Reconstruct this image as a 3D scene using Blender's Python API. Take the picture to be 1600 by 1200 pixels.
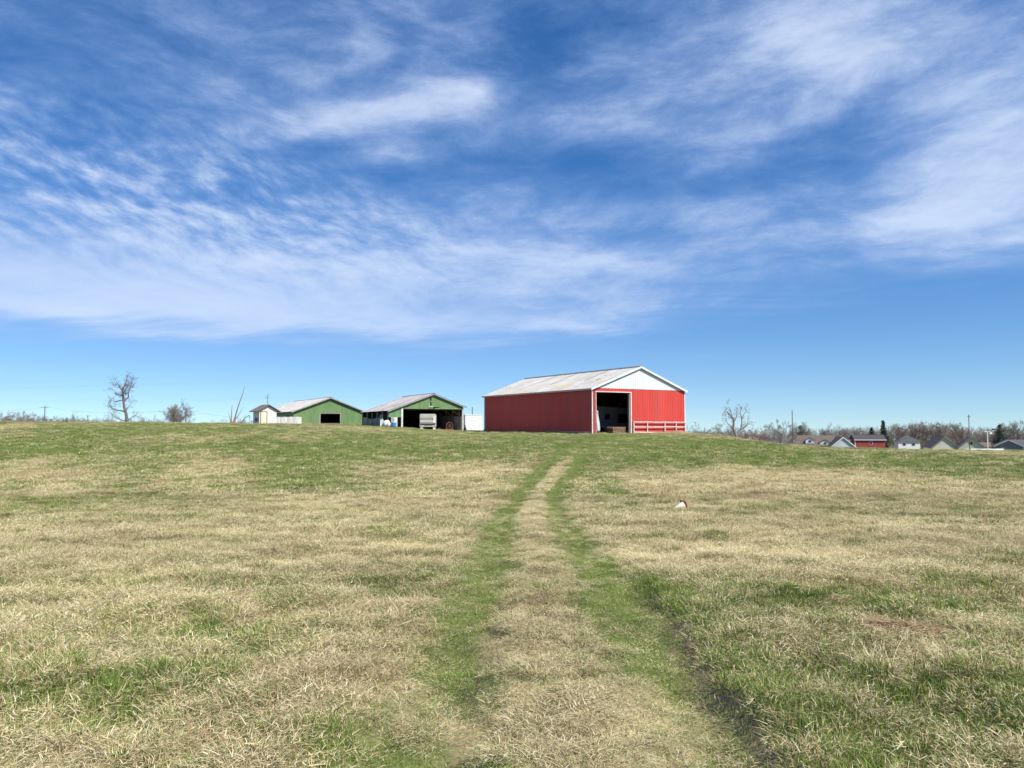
import bpy, math, random
import numpy as np
from mathutils import Vector, Matrix

for _o in list(bpy.data.objects):
    bpy.data.objects.remove(_o)
scene = bpy.context.scene
root_col = scene.collection
rad = math.radians

# ------------------------------------------------------------------ camera
FPX, CXP, CYP, HOR, EYE = 1150.0, 800.0, 600.0, 665.0, 1.6
PITCH = math.atan((HOR - CYP) / FPX)
cam_data = bpy.data.cameras.new('camera')
cam_data.sensor_width = 36.0
cam_data.lens = 36.0 * FPX / 1600.0
cam_data.clip_start = 0.1
cam_data.clip_end = 9000.0
cam = bpy.data.objects.new('camera', cam_data)
root_col.objects.link(cam)
cam.location = (0, 0, EYE)
cam.rotation_euler = (math.pi / 2 + PITCH, 0, 0)
scene.camera = cam


def ray(px, py):
    u, v = (px - CXP) / FPX, (CYP - py) / FPX
    c, s = math.cos(PITCH), math.sin(PITCH)
    return Vector((u, c - v * s, s + v * c))


def P(px, py, Y):
    d = ray(px, py)
    return Vector((0, 0, EYE)) + d * (Y / d.y)


def PZ(px, py, Y):
    return P(px, py, Y).z


# ------------------------------------------------------------------ light
SUN_AZ, SUN_EL = rad(134), rad(49)          # azimuth clockwise from +Y (view direction)
sun_dir = Vector((math.sin(SUN_AZ) * math.cos(SUN_EL), math.cos(SUN_AZ) * math.cos(SUN_EL), math.sin(SUN_EL)))
sl = bpy.data.lights.new('sun', 'SUN')
sl.energy = 5.0
sl.angle = rad(0.53)
sl.color = (1.0, 0.955, 0.88)
sun = bpy.data.objects.new('sun', sl)
root_col.objects.link(sun)
sun.rotation_euler = sun_dir.to_track_quat('Z', 'Y').to_euler()

scene.render.engine = 'CYCLES'
vs = scene.view_settings
vs.view_transform = 'Standard'
vs.look = 'None'
vs.gamma = 1.0
vs.exposure = 0.44
vs.use_curve_mapping = False
scene.cycles.max_bounces = 4
scene.cycles.diffuse_bounces = 2
scene.cycles.glossy_bounces = 2
scene.cycles.transmission_bounces = 2
scene.cycles.transparent_max_bounces = 4
scene.cycles.use_denoising = True
scene.cycles.use_adaptive_sampling = True
scene.cycles.adaptive_threshold = 0.015
scene.cycles.adaptive_min_samples = 8


# ------------------------------------------------------------------ node expressions
class V:
    """a float socket with arithmetic"""
    def __init__(s, nt, sock):
        s.nt, s.s = nt, sock

    def m(s, op, *a, clamp=False):
        n = s.nt.nodes.new('ShaderNodeMath')
        n.operation = op
        n.use_clamp = clamp
        for i, x in enumerate((s,) + a):
            if isinstance(x, V):
                s.nt.links.new(x.s, n.inputs[i])
            else:
                n.inputs[i].default_value = float(x)
        return V(s.nt, n.outputs[0])

    def __add__(s, o): return s.m('ADD', o)
    __radd__ = __add__
    def __mul__(s, o): return s.m('MULTIPLY', o)
    __rmul__ = __mul__
    def __sub__(s, o): return s.m('SUBTRACT', o)
    def __rsub__(s, o): return (s * -1.0) + o
    def __truediv__(s, o): return s.m('DIVIDE', o)
    def clamp(s): return s.m('ADD', 0.0, clamp=True)
    def pow(s, e): return s.m('POWER', e)
    def max(s, o): return s.m('MAXIMUM', o)
    def min(s, o): return s.m('MINIMUM', o)

    def step(s, a, b, lo=0.0, hi=1.0):
        n = s.nt.nodes.new('ShaderNodeMapRange')
        n.interpolation_type = 'SMOOTHSTEP'
        s.nt.links.new(s.s, n.inputs[0])
        for i, x in enumerate((a, b, lo, hi)):
            if isinstance(x, V):
                s.nt.links.new(x.s, n.inputs[i + 1])
            else:
                n.inputs[i + 1].default_value = x
        return V(s.nt, n.outputs[0])


def vec(nt, x, y, z=0.0):
    n = nt.nodes.new('ShaderNodeCombineXYZ')
    for i, q in enumerate((x, y, z)):
        if isinstance(q, V):
            nt.links.new(q.s, n.inputs[i])
        else:
            n.inputs[i].default_value = q
    return n.outputs[0]


def sep(nt, sock):
    n = nt.nodes.new('ShaderNodeSeparateXYZ')
    nt.links.new(sock, n.inputs[0])
    return [V(nt, o) for o in n.outputs]


def noise(nt, vsock, scale=1.0, detail=4.0, rough=0.5, dist=0.0, lac=2.0):
    n = nt.nodes.new('ShaderNodeTexNoise')
    if vsock is not None:
        nt.links.new(vsock, n.inputs['Vector'])
    n.inputs['Scale'].default_value = scale
    n.inputs['Detail'].default_value = detail
    n.inputs['Roughness'].default_value = rough
    n.inputs['Lacunarity'].default_value = lac
    n.inputs['Distortion'].default_value = dist
    return V(nt, n.outputs[0])


def mixc(nt, f, a, b):
    n = nt.nodes.new('ShaderNodeMix')
    n.data_type = 'RGBA'
    for i, q in ((0, f), (6, a), (7, b)):
        if isinstance(q, V):
            nt.links.new(q.s, n.inputs[i])
        elif isinstance(q, bpy.types.NodeSocket):
            nt.links.new(q, n.inputs[i])
        elif isinstance(q, (int, float)):
            n.inputs[i].default_value = q
        else:
            n.inputs[i].default_value = tuple(q) + (1.0,) * (4 - len(q))
    return n.outputs[2]


# ------------------------------------------------------------------ world: clear blue sky with a layer of high cloud
world = bpy.data.worlds.new('World')
scene.world = world
world.use_nodes = True
nt = world.node_tree
nt.nodes.clear()
out = nt.nodes.new('ShaderNodeOutputWorld')
bg = nt.nodes.new('ShaderNodeBackground')
bg.inputs['Strength'].default_value = 0.1
nt.links.new(bg.outputs[0], out.inputs[0])
sky = nt.nodes.new('ShaderNodeTexSky')
sky.sky_type = 'NISHITA'
sky.sun_disc = False
sky.sun_elevation = SUN_EL
sky.sun_rotation = SUN_AZ
sky.altitude = 100.0
sky.air_density = 1.0
sky.dust_density = 0.3
sky.ozone_density = 3.0
tc = nt.nodes.new('ShaderNodeTexCoord')
dx, dy, dz = sep(nt, tc.outputs['Generated'])
# the air near the ground is clean: look a little above the dusty horizon band
nt.links.new(vec(nt, dx, dy, dz.max(0.0) * 1.03 + 0.066), sky.inputs['Vector'])
hs = nt.nodes.new('ShaderNodeHueSaturation')
hs.inputs['Hue'].default_value = 0.507
hs.inputs['Saturation'].default_value = 1.32
hs.inputs['Value'].default_value = 1.08
nt.links.new(sky.outputs[0], hs.inputs['Color'])
world.cycles.sampling_method = 'MANUAL'
world.cycles.sample_map_resolution = 256

az = dx.m('ARCTAN2', dy)
el = dz.m('ARCSINE')
zc = dz.max(0.0) + 0.06
px_ = dx / zc
py_ = dy / zc


def rotated(a, sx, sy, ox=0.0, oy=0.0):
    c, s = math.cos(a), math.sin(a)
    return vec(nt, (px_ * c + py_ * s) * sx + ox, (py_ * c - px_ * s) * sy + oy)


def azel(px, py):
    d = ray(px, py).normalized()
    return math.atan2(d.x, d.y), math.asin(d.z)


azel_vec = vec(nt, az, el)


def splat(px, py, rx, ry, rot, amp):
    a0, e0 = azel(px, py)
    g = nt.nodes.new('ShaderNodeTexGradient')
    g.gradient_type = 'SPHERICAL'
    tm = g.texture_mapping
    tm.vector_type = 'TEXTURE'
    tm.translation = (a0, e0, 0)
    tm.rotation = (0, 0, rad(rot))
    tm.scale = (rx * 1.67 / FPX, ry * 1.67 / FPX, 1)
    nt.links.new(azel_vec, g.inputs[0])
    return V(nt, g.outputs['Fac']).step(0.0, 1.0, 0.0, amp)


cov = None
for q in (
    # px, py, radius along, radius across, tilt deg, amount
    (200, 430, 480, 110, -4, 0.17),
    (640, 450, 430, 85, -3, 0.15),
    (330, 500, 480, 52, -4, 0.14),
    (130, 497, 200, 14, -8, 0.16),
    (250, 300, 360, 80, -12, 0.10),
    (590, 175, 185, 34, 13, 0.54),
    (745, 140, 30, 18, 10, 0.15),
    (620, 240, 120, 20, 6, 0.25),
    (580, 72, 34, 24, 20, 0.25),
    (490, 120, 70, 20, 12, 0.20),
    (330, 150, 140, 40, 10, 0.10),
    (660, 340, 260, 40, 2, 0.16),
    (900, 405, 240, 24, -6, 0.22),
    (850, 180, 180, 40, -4, 0.18),
    (1090, 190, 180, 60, 0, 0.14),
    (1300, 60, 170, 80, -20, 0.36),
    (1470, 110, 200, 80, 0, 0.16),
    (1150, 60, 200, 60, 0, 0.12),
    (1560, 200, 120, 110, 30, 0.20),
    (1510, 290, 150, 55, 14, 0.26),
    (1430, 350, 260, 26, 2, 0.20),
    (1580, 372, 130, 12, 2, 0.22),
    (1250, 440, 360, 30, 0, 0.12),
    (980, 325, 190, 22, -4, 0.18),
    (1030, 525, 160, 20, -3, 0.20),
    (860, 445, 300, 30, -2, 0.12),
    (900, 255, 190, 28, 0, -0.30),
    (1150, 270, 280, 32, 5, -0.24),
    (840, 90, 70, 60, 10, -0.26),
    (250, 40, 220, 50, 0, -0.05),
    (500, 232, 90, 12, 10, -0.18),
    (1400, 150, 160, 26, 16, -0.16),
    (1250, 330, 240, 20, 2, -0.10),
):
    v = splat(*q)
    cov = v if cov is None else cov + v

wq = noise(nt, vec(nt, az * 4.0, el * 9.0, 1.7), 1.0, 2.0, 0.5)
warp = (wq - 0.5) * 1.1
# long fibres running towards the right and nearer, in the plane of the cloud layer
c1, s1 = math.cos(-0.38), math.sin(-0.38)
fib = noise(nt, vec(nt, (px_ * c1 + py_ * s1) * 1.0 + warp, (py_ * c1 - px_ * s1) * 2.1 + warp * 0.9, 0.3), 1.0, 5.0, 0.56)
# soft uneven patches
puff = noise(nt, vec(nt, az * 7.5 + warp * 0.8 + el * 5.0, el * 21.0 + warp * 1.2 - az * 2.0, 3.3), 1.0, 6.0, 0.66)
# mackerel ripples on the left
rip = noise(nt, vec(nt, az * 30.0 + el * 12.0 + warp * 2.0, el * 62.0 + az * 15.0 + warp * 2.0, 4.0), 1.0, 3.0, 0.55)
big = noise(nt, rotated(0.3, 0.30, 0.50, 7.7, 2.2), 1.0, 1.0, 0.5)
ripm = splat(190, 285, 430, 100, -6, 1.0)
veil = splat(300, 475, 640, 80, -3, 0.65)
calm = 1.0 - veil
dens = cov + veil * 0.26 + ((fib - 0.5) * 0.50 + (puff - 0.5) * 0.98) * calm + (big - 0.5) * 0.3 + ripm * (rip - 0.5) * 1.3 + 0.30
# the layer ends above the horizon, higher on the right
edge = rad(3.8) + az.step(-0.05, 0.50, 0.0, 1.0) * rad(4.4)
low = ((el - edge) * (1.0 / rad(4.2)) + (fib - 0.5) * 1.0).step(0.0, 1.0)
alpha = dens.step(-0.10, 1.05) * low
thin = noise(nt, vec(nt, px_ * 0.10 + warp * 0.3, py_ * 0.9, 9.0), 1.0, 2.0, 0.55)
haze_streak = thin.step(0.50, 0.75) * el.step(rad(0.4), rad(3.0)) * el.step(rad(7.0), rad(3.5)) * 0.36
alpha = (alpha * 0.90).max(haze_streak)
ccol = mixc(nt, alpha.step(0.15, 0.85), (2.6, 3.9, 6.7), (5.0, 5.9, 7.6))
fin = mixc(nt, alpha, hs.outputs[0], ccol)
nt.links.new(fin, bg.inputs['Color'])


# ------------------------------------------------------------------ helpers
def link(o, parent=None):
    root_col.objects.link(o)
    if parent is not None:
        o.parent = parent
    return o


def np_mesh(name, verts, faces_list, smooth=False, attrs=None):
    """faces_list: arrays of shape (n, k)"""
    me = bpy.data.meshes.new(name)
    verts = np.asarray(verts, dtype=np.float32)
    me.vertices.add(len(verts))
    me.vertices.foreach_set('co', verts.ravel())
    loops = np.concatenate([np.asarray(f, dtype=np.int32).ravel() for f in faces_list])
    sizes = np.concatenate([np.full(len(f), np.asarray(f).shape[1], dtype=np.int32) for f in faces_list])
    starts = np.concatenate([[0], np.cumsum(sizes)[:-1]]).astype(np.int32)
    me.loops.add(len(loops))
    me.loops.foreach_set('vertex_index', loops)
    me.polygons.add(len(sizes))
    me.polygons.foreach_set('loop_start', starts)
    me.polygons.foreach_set('loop_total', sizes)
    if smooth:
        me.polygons.foreach_set('use_smooth', np.ones(len(sizes), dtype=bool))
    me.update(calc_edges=True)
    for k, a in (attrs or {}).items():
        at = me.attributes.new(k, 'FLOAT', 'POINT')
        at.data.foreach_set('value', np.asarray(a, dtype=np.float32))
    return me


def tag(o, label=None, cat=None, group=None, kind=None):
    for k, v in (('label', label), ('category', cat), ('group', group), ('kind', kind)):
        if v:
            o[k] = v
    return o


def thing(name, label, cat, loc=(0, 0, 0), rotz=0.0, group=None):
    o = bpy.data.objects.new(name, None)
    o.empty_display_size = 0.3
    link(o)
    o.location = loc
    o.rotation_euler = (0, 0, rotz)
    return tag(o, label, cat, group)


class MB:
    """collects shapes for ONE mesh object"""
    def __init__(s):
        s.v, s.f = [], []

    def add(s, vs, fs):
        b = len(s.v)
        s.v += [tuple(p) for p in vs]
        s.f += [tuple(b + i for i in f) for f in fs]
        return s

    def box(s, x0, x1, y0, y1, z0, z1):
        x0, x1 = min(x0, x1), max(x0, x1)
        y0, y1 = min(y0, y1), max(y0, y1)
        z0, z1 = min(z0, z1), max(z0, z1)
        return s.add([(x0, y0, z0), (x1, y0, z0), (x1, y1, z0), (x0, y1, z0), (x0, y0, z1), (x1, y0, z1), (x1, y1, z1), (x0, y1, z1)],
                     [(0, 3, 2, 1), (4, 5, 6, 7), (0, 1, 5, 4), (1, 2, 6, 5), (2, 3, 7, 6), (3, 0, 4, 7)])

    def prism(s, prof, a0, a1, axis='y'):
        """closed profile [(a,b)] extruded; axis y: (a,b)=(x,z); axis x: (y,z); axis z: (x,y)"""
        n = len(prof)
        f = {'y': lambda p, t: (p[0], t, p[1]), 'x': lambda p, t: (t, p[0], p[1]), 'z': lambda p, t: (p[0], p[1], t)}[axis]
        s.add([f(p, a0) for p in prof] + [f(p, a1) for p in prof],
              [tuple(range(n))[::-1], tuple(range(n, 2 * n))] + [(i, (i + 1) % n, n + (i + 1) % n, n + i) for i in range(n)])
        return s

    def bar(s, p0, p1, w, h):
        p0, p1 = Vector(p0), Vector(p1)
        d = (p1 - p0).normalized()
        a = d.cross(Vector((0, 0, 1)))
        if a.length < 1e-3:
            a = Vector((1, 0, 0))
        a.normalize()
        b = a.cross(d)
        vs = [p + a * (i * w / 2) + b * (j * h / 2) for p in (p0, p1) for i, j in ((-1, -1), (1, -1), (1, 1), (-1, 1))]
        return s.add(vs, [(0, 1, 2, 3), (7, 6, 5, 4), (0, 4, 5, 1), (1, 5, 6, 2), (2, 6, 7, 3), (3, 7, 4, 0)])

    def tube(s, p0, p1, r0, r1=None, n=8, caps=True):
        r1 = r0 if r1 is None else r1
        p0, p1 = Vector(p0), Vector(p1)
        d = (p1 - p0).normalized()
        a = d.orthogonal().normalized()
        b = d.cross(a)
        vs = []
        for p, r in ((p0, r0), (p1, r1)):
            for k in range(n):
                t = 2 * math.pi * k / n
                vs.append(p + (a * math.cos(t) + b * math.sin(t)) * r)
        fs = [(k, (k + 1) % n, n + (k + 1) % n, n + k) for k in range(n)]
        if caps:
            fs += [tuple(range(n))[::-1], tuple(range(n, 2 * n))]
        return s.add(vs, fs)

    def lathe(s, prof, n=12, c=(0, 0, 0)):
        """prof [(r,z)] about the z axis"""
        vs, fs, m = [], [], len(prof)
        for r, z in prof:
            for k in range(n):
                t = 2 * math.pi * k / n
                vs.append((c[0] + r * math.cos(t), c[1] + r * math.sin(t), c[2] + z))
        for i in range(m - 1):
            for k in range(n):
                fs.append((i * n + k, i * n + (k + 1) % n, (i + 1) * n + (k + 1) % n, (i + 1) * n + k))
        return s.add(vs, fs)

    def mesh(s, name, smooth=False):
        me = bpy.data.meshes.new(name)
        me.from_pydata(s.v, [], s.f)
        if smooth:
            for p in me.polygons:
                p.use_smooth = True
        me.update()
        return me

    def build(s, name, mat, parent=None, loc=None, smooth=False, label=None):
        me = s.mesh(name, smooth)
        me.materials.append(mat)
        o = link(bpy.data.objects.new(name, me), parent)
        if loc is not None:
            o.location = loc
        if label:
            o['label'] = label
        return o


def obj(name, me, mat, parent=None, M=None):
    if mat is not None and not me.materials:
        me.materials.append(mat)
    o = link(bpy.data.objects.new(name, me), parent)
    if M is not None:
        loc, rot, sc = M.decompose()
        o.location, o.rotation_euler, o.scale = loc, rot.to_euler(), sc
    return o


def new_mat(name):
    m = bpy.data.materials.new(name)
    m.use_nodes = True
    t = m.node_tree
    b = t.nodes['Principled BSDF']
    return m, t, b


def pmat(name, c1, c2=None, scale=1.5, detail=5.0, stretch=(1, 1, 1), rough=0.8, bump=0.0, bscale=20.0, spec=0.3,
         metallic=0.0, rnd=0.0, c3=None, s3=0.35, t3=(0.55, 0.72), st3=None):
    """noise-mixed colours in world position, a third stain colour, per-object brightness"""
    m, t, b = new_mat(name)
    geo = t.nodes.new('ShaderNodeNewGeometry')
    x, y, z = sep(t, geo.outputs['Position'])
    base = tuple(c1) + (1.0,)
    col = None
    if c2 is not None:
        n = noise(t, vec(t, x * stretch[0], y * stretch[1], z * stretch[2]), scale, detail, 0.6)
        col = mixc(t, n.step(0.32, 0.68), c1, c2)
    if c3 is not None:
        q = st3 or stretch
        n = noise(t, vec(t, x * q[0] + 31.0, y * q[1], z * q[2]), s3, 5.0, 0.62)
        col = mixc(t, n.step(t3[0], t3[1]), col if col is not None else c1, c3)
    if rnd > 0:
        oi = t.nodes.new('ShaderNodeObjectInfo')
        r = V(t, oi.outputs['Random'])
        hv = t.nodes.new('ShaderNodeHueSaturation')
        if col is not None:
            t.links.new(col, hv.inputs['Color'])
        else:
            hv.inputs['Color'].default_value = base
        t.links.new((r * (2 * rnd) + (1.0 - rnd)).s, hv.inputs['Value'])
        col = hv.outputs[0]
    if col is not None:
        t.links.new(col, b.inputs['Base Color'])
    else:
        b.inputs['Base Color'].default_value = base
    b.inputs['Roughness'].default_value = rough
    b.inputs['Metallic'].default_value = metallic
    b.inputs['Specular IOR Level'].default_value = spec
    if bump > 0:
        bn = t.nodes.new('ShaderNodeBump')
        bn.inputs['Strength'].default_value = bump
        bn.inputs['Distance'].default_value = 0.02
        t.links.new(noise(t, geo.outputs['Position'], bscale, 4.0, 0.6).s, bn.inputs['Height'])
        t.links.new(bn.outputs[0], b.inputs['Normal'])
    return m


# ------------------------------------------------------------------ terrain
def vnoise(x, y, seed=0):
    x = np.asarray(x, dtype=np.float64)
    y = np.asarray(y, dtype=np.float64)
    xi, yi = np.floor(x), np.floor(y)
    fx, fy = x - xi, y - yi
    fx = fx * fx * fx * (fx * (fx * 6 - 15) + 10)
    fy = fy * fy * fy * (fy * (fy * 6 - 15) + 10)

    def h(a, b):
        a = (a.astype(np.int64) & 0xFFFFF).astype(np.uint64)
        b = (b.astype(np.int64) & 0xFFFFF).astype(np.uint64)
        q = a * np.uint64(374761393) + b * np.uint64(668265263) + np.uint64(seed * 974711 + 1013)
        q = (q ^ (q >> np.uint64(13))) * np.uint64(1274126177) & np.uint64(0xFFFFFFFF)
        q = (q ^ (q >> np.uint64(16))) & np.uint64(0xFFFF)
        return q.astype(np.float64) / 65535.0
    a, b, c, d = h(xi, yi), h(xi + 1, yi), h(xi, yi + 1), h(xi + 1, yi + 1)
    return (a * (1 - fx) + b * fx) * (1 - fy) + (c * (1 - fx) + d * fx) * fy


def fbm(x, y, seed=0, octv=4, gain=0.5):
    t, a, s = 0.0, 1.0, 0.0
    for i in range(octv):
        t = t + a * vnoise(x * 2 ** i + 17.3 * i, y * 2 ** i - 9.1 * i, seed + i)
        s += a
        a *= gain
    return t / s


def sstep(x, a, b):
    t = np.clip((x - a) / (b - a), 0, 1)
    return t * t * (3 - 2 * t)


CREST_X = [-400, -70, -45, -30, -22, -15, -8, 0, 17.5, 19.5, 22, 26, 34, 48, 90, 400]
CREST_Z = [2.0, 2.0, 1.90, 1.80, 1.68, 1.38, 0.84, 0.84, 0.84, 0.46, 0.06, -0.24, -0.46, -0.68, -1.1, -1.9]
NEAR_Y = [-3000, -10, 5, 7.5, 9, 13, 20, 26, 34, 4000]
NEAR_Z = [0.3, 0.1, 0.0, -0.03, -0.10, -0.40, -0.80, -0.98, -1.02, -1.02]


def base_height(x, y):
    x, y = np.asarray(x, dtype=np.float64), np.asarray(y, dtype=np.float64)
    near = sum(np.interp(y + o, NEAR_Y, NEAR_Z) for o in (-1.6, -0.8, 0, 0.8, 1.6)) / 5
    near = near * np.interp(x, [-30, -6, 6, 30], [0.85, 1.0, 1.0, 0.9])
    crest = sum(np.interp(x + o, CREST_X, CREST_Z) for o in (-1.0, 0.0, 1.0)) / 3
    t = sstep(y, 27, 66)
    z = near * (1 - t) + crest * t
    yc = 118 - 52 * sstep(x, 14, 24)
    d = np.maximum(y - yc, 0)
    drop = np.interp(x, [-60, 0, 20], [7.0, 8.0, 8.9])
    z = z - drop * (1 - np.exp(-(d ** 1.15) / 95.0))
    z = z - 0.021 * np.maximum(y - 440, 0)
    return z


def ground_at(px, py):
    d = ray(px, py)
    lo = None
    t = 1.0
    while t < 400:
        p = Vector((0, 0, EYE)) + d * t
        if p.z < float(base_height(p.x, p.y)):
            lo = t
            break
        t *= 1.01
    t = lo or 60.0
    p = Vector((0, 0, EYE)) + d * t
    return p.x, p.y


def gline(pts):
    return np.array([ground_at(*p) for p in pts])


def line_dist(x, y, pl):
    """distance and signed side to a polyline, plus the y of the nearest point"""
    best = np.full(x.shape, 1e9)
    side = np.zeros(x.shape)
    for a, b in zip(pl[:-1], pl[1:]):
        dx_, dy_ = b - a
        L = dx_ * dx_ + dy_ * dy_ + 1e-9
        t = np.clip(((x - a[0]) * dx_ + (y - a[1]) * dy_) / L, 0, 1)
        ex, ey = x - a[0] - t * dx_, y - a[1] - t * dy_
        d = np.hypot(ex, ey)
        q = d < best
        best = np.where(q, d, best)
        side = np.where(q, np.sign(dx_ * ey - dy_ * ex), side)
    return best, side


TRACK_L = gline([(630, 1290), (655, 1200), (685, 1120), (700, 1060), (716, 1010), (737, 950), (757, 900), (774, 850), (788, 805), (815, 768), (850, 730), (880, 706), (915, 692), (945, 682)])
TRACK_R = gline([(1120, 1290), (1085, 1200), (1050, 1100), (1020, 1020), (990, 965), (965, 930), (932, 890), (895, 840), (870, 803), (868, 775), (893, 740), (915, 711), (945, 695), (965, 683)])
RUT_L = gline([(660, 1300), (702, 1200), (728, 1140), (742, 1090), (756, 1040), (772, 990), (784, 950), (795, 920)])
RUT_R = gline([(1230, 1300), (1172, 1200), (1140, 1150), (1108, 1095), (1074, 1040), (1042, 990), (1018, 950), (1000, 925)])
BANK_R = gline([(1290, 1300), (1216, 1200), (1180, 1150), (1142, 1095), (1102, 1040), (1066, 990), (1036, 950), (1015, 925)])
CENTRE = gline([(890, 1300), (890, 1200), (880, 1050), (870, 950), (850, 880), (822, 810), (845, 765), (875, 728), (905, 705)])
STRIPES = [gline([(390, 684), (430, 712), (470, 742), (520, 768)]), gline([(40, 684), (130, 712), (215, 752)]), gline([(610, 684), (520, 700), (420, 705)])]
EDGE_LINE = gline([(-60, 777), (120, 773), (300, 773), (480, 776), (570, 781), (700, 790)])


def micro(x, y):
    """lumps, ruts and tufts"""
    dist = np.hypot(x, y)
    z = (fbm(x * 0.35, y * 0.35, 3) - 0.5) * 0.22 * sstep(dist, 2, 20)
    z = z + (fbm(x * 1.7, y * 1.7, 11, 3) - 0.5) * 0.20
    z = z + (fbm(x * 5.0, y * 5.0, 23, 3) - 0.5) * 0.095 * (1 - sstep(dist, 14, 30))
    z = z + (fbm(x * 0.08, y * 0.12, 31, 3) - 0.5) * 0.35 * sstep(dist, 15, 40) * (1 - sstep(y, 52, 66))
    fade = 1 - sstep(y, 9, 16)
    for pl, dep, w in ((RUT_L, 0.035, 0.13), (RUT_R, 0.03, 0.15)):
        d, s_ = line_dist(x, y, pl)
        z = z - dep * fade * np.exp(-(d / w) ** 2)
    d, s_ = line_dist(x, y, BANK_R)
    z = z + 0.05 * fade * np.where(s_ < 0, np.exp(-(d / 0.55) ** 2) * sstep(d, 0.0, 0.07), 0)
    for pl in (TRACK_L, TRACK_R):
        d, s_ = line_dist(x, y, pl)
        z = z - 0.05 * np.exp(-(d / 0.28) ** 2) * (1 - sstep(y, 60, 70))
    return z


def height(x, y):
    return base_height(x, y) + micro(x, y)


# green or brown patches: (px, py, rx px, ry px, amount)
PATCHES = [
    (1105, 975, 70, 40, 0.75), (1330, 953, 130, 20, 0.75), (1180, 1060, 70, 70, 0.35), (1230, 1170, 80, 60, 0.35),
    (1590, 965, 70, 16, 0.5), (1520, 882, 100, 10, 0.45), (1555, 832, 60, 5, 0.4), (1420, 795, 140, 6, 0.3),
    (180, 787, 170, 8, 0.75), (60, 800, 80, 8, 0.3), (290, 812, 100, 8, 0.3), (420, 925, 130, 22, 0.22), (130, 980, 120, 26, 0.25), (330, 1000, 120, 24, 0.3),
    (130, 1110, 140, 50, 0.30), (300, 1140, 140, 40, 0.30), (480, 985, 70, 26, 0.30), (520, 1060, 90, 30, 0.12), (640, 930, 60, 26, 0.35),
    (560, 1175, 70, 30, 0.35), (775, 1185, 60, 30, 0.45), (470, 730, 70, 36, 0.40), (90, 705, 140, 16, 0.35), (330, 700, 200, 12, 0.4), (230, 740, 70, 14, 0.25),
    (640, 700, 120, 7, 0.3), (1250, 708, 420, 9, 0.6), (1320, 722, 160, 8, 0.4), (980, 690, 120, 9, 0.55), (1500, 730, 180, 10, 0.35), (1560, 760, 120, 6, 0.3),
    (960, 770, 22, 24, 0.45), (1330, 1000, 60, 20, 0.35), (1420, 1100, 160, 60, 0.15), (1540, 1130, 90, 60, 0.18),
    (300, 752, 260, 14, -0.25), (700, 745, 120, 22, -0.30), (600, 790, 280, 20, -0.25), (120, 745, 130, 14, -0.2), (400, 760, 50, 26, -0.25),
    (1150, 740, 160, 12, -0.35), (1250, 760, 330, 16, -0.40), (1300, 820, 280, 26, -0.25), (1250, 880, 240, 24, -0.25),
    (560, 880, 260, 40, -0.15), (900, 1130, 170, 50, -0.45), (860, 1040, 70, 70, -0.1), (620, 1080, 90, 40, -0.3),
]
BROWN = [(1400, 985, 55, 16, 0.8), (1480, 1010, 60, 16, 0.4), (1560, 930, 60, 30, 0.35), (1400, 920, 80, 24, 0.35), (330, 985, 40, 8, 0.5), (420, 1065, 90, 12, 0.4),
         (300, 1090, 60, 18, 0.35), (230, 1185, 170, 30, 0.4), (1030, 960, 45, 14, 0.7), (1200, 770, 300, 18, 0.3), (680, 1070, 60, 22, 0.4), (1290, 940, 60, 22, 0.25), (690, 1140, 70, 24, 0.3)]


def world_patches(src):
    r = []
    for px, py, rx, ry, a in src:
        cx, cy = ground_at(px, py)
        x1, _ = ground_at(px + rx, py)
        _, y0 = ground_at(px, py + ry)
        _, y1 = ground_at(px, py - ry)
        r.append((cx, cy, abs(x1 - cx) + 0.05, abs(y1 - y0) / 2 + 0.05, a))
    return r


W_PATCH = world_patches(PATCHES)
W_BROWN = world_patches(BROWN)


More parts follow.
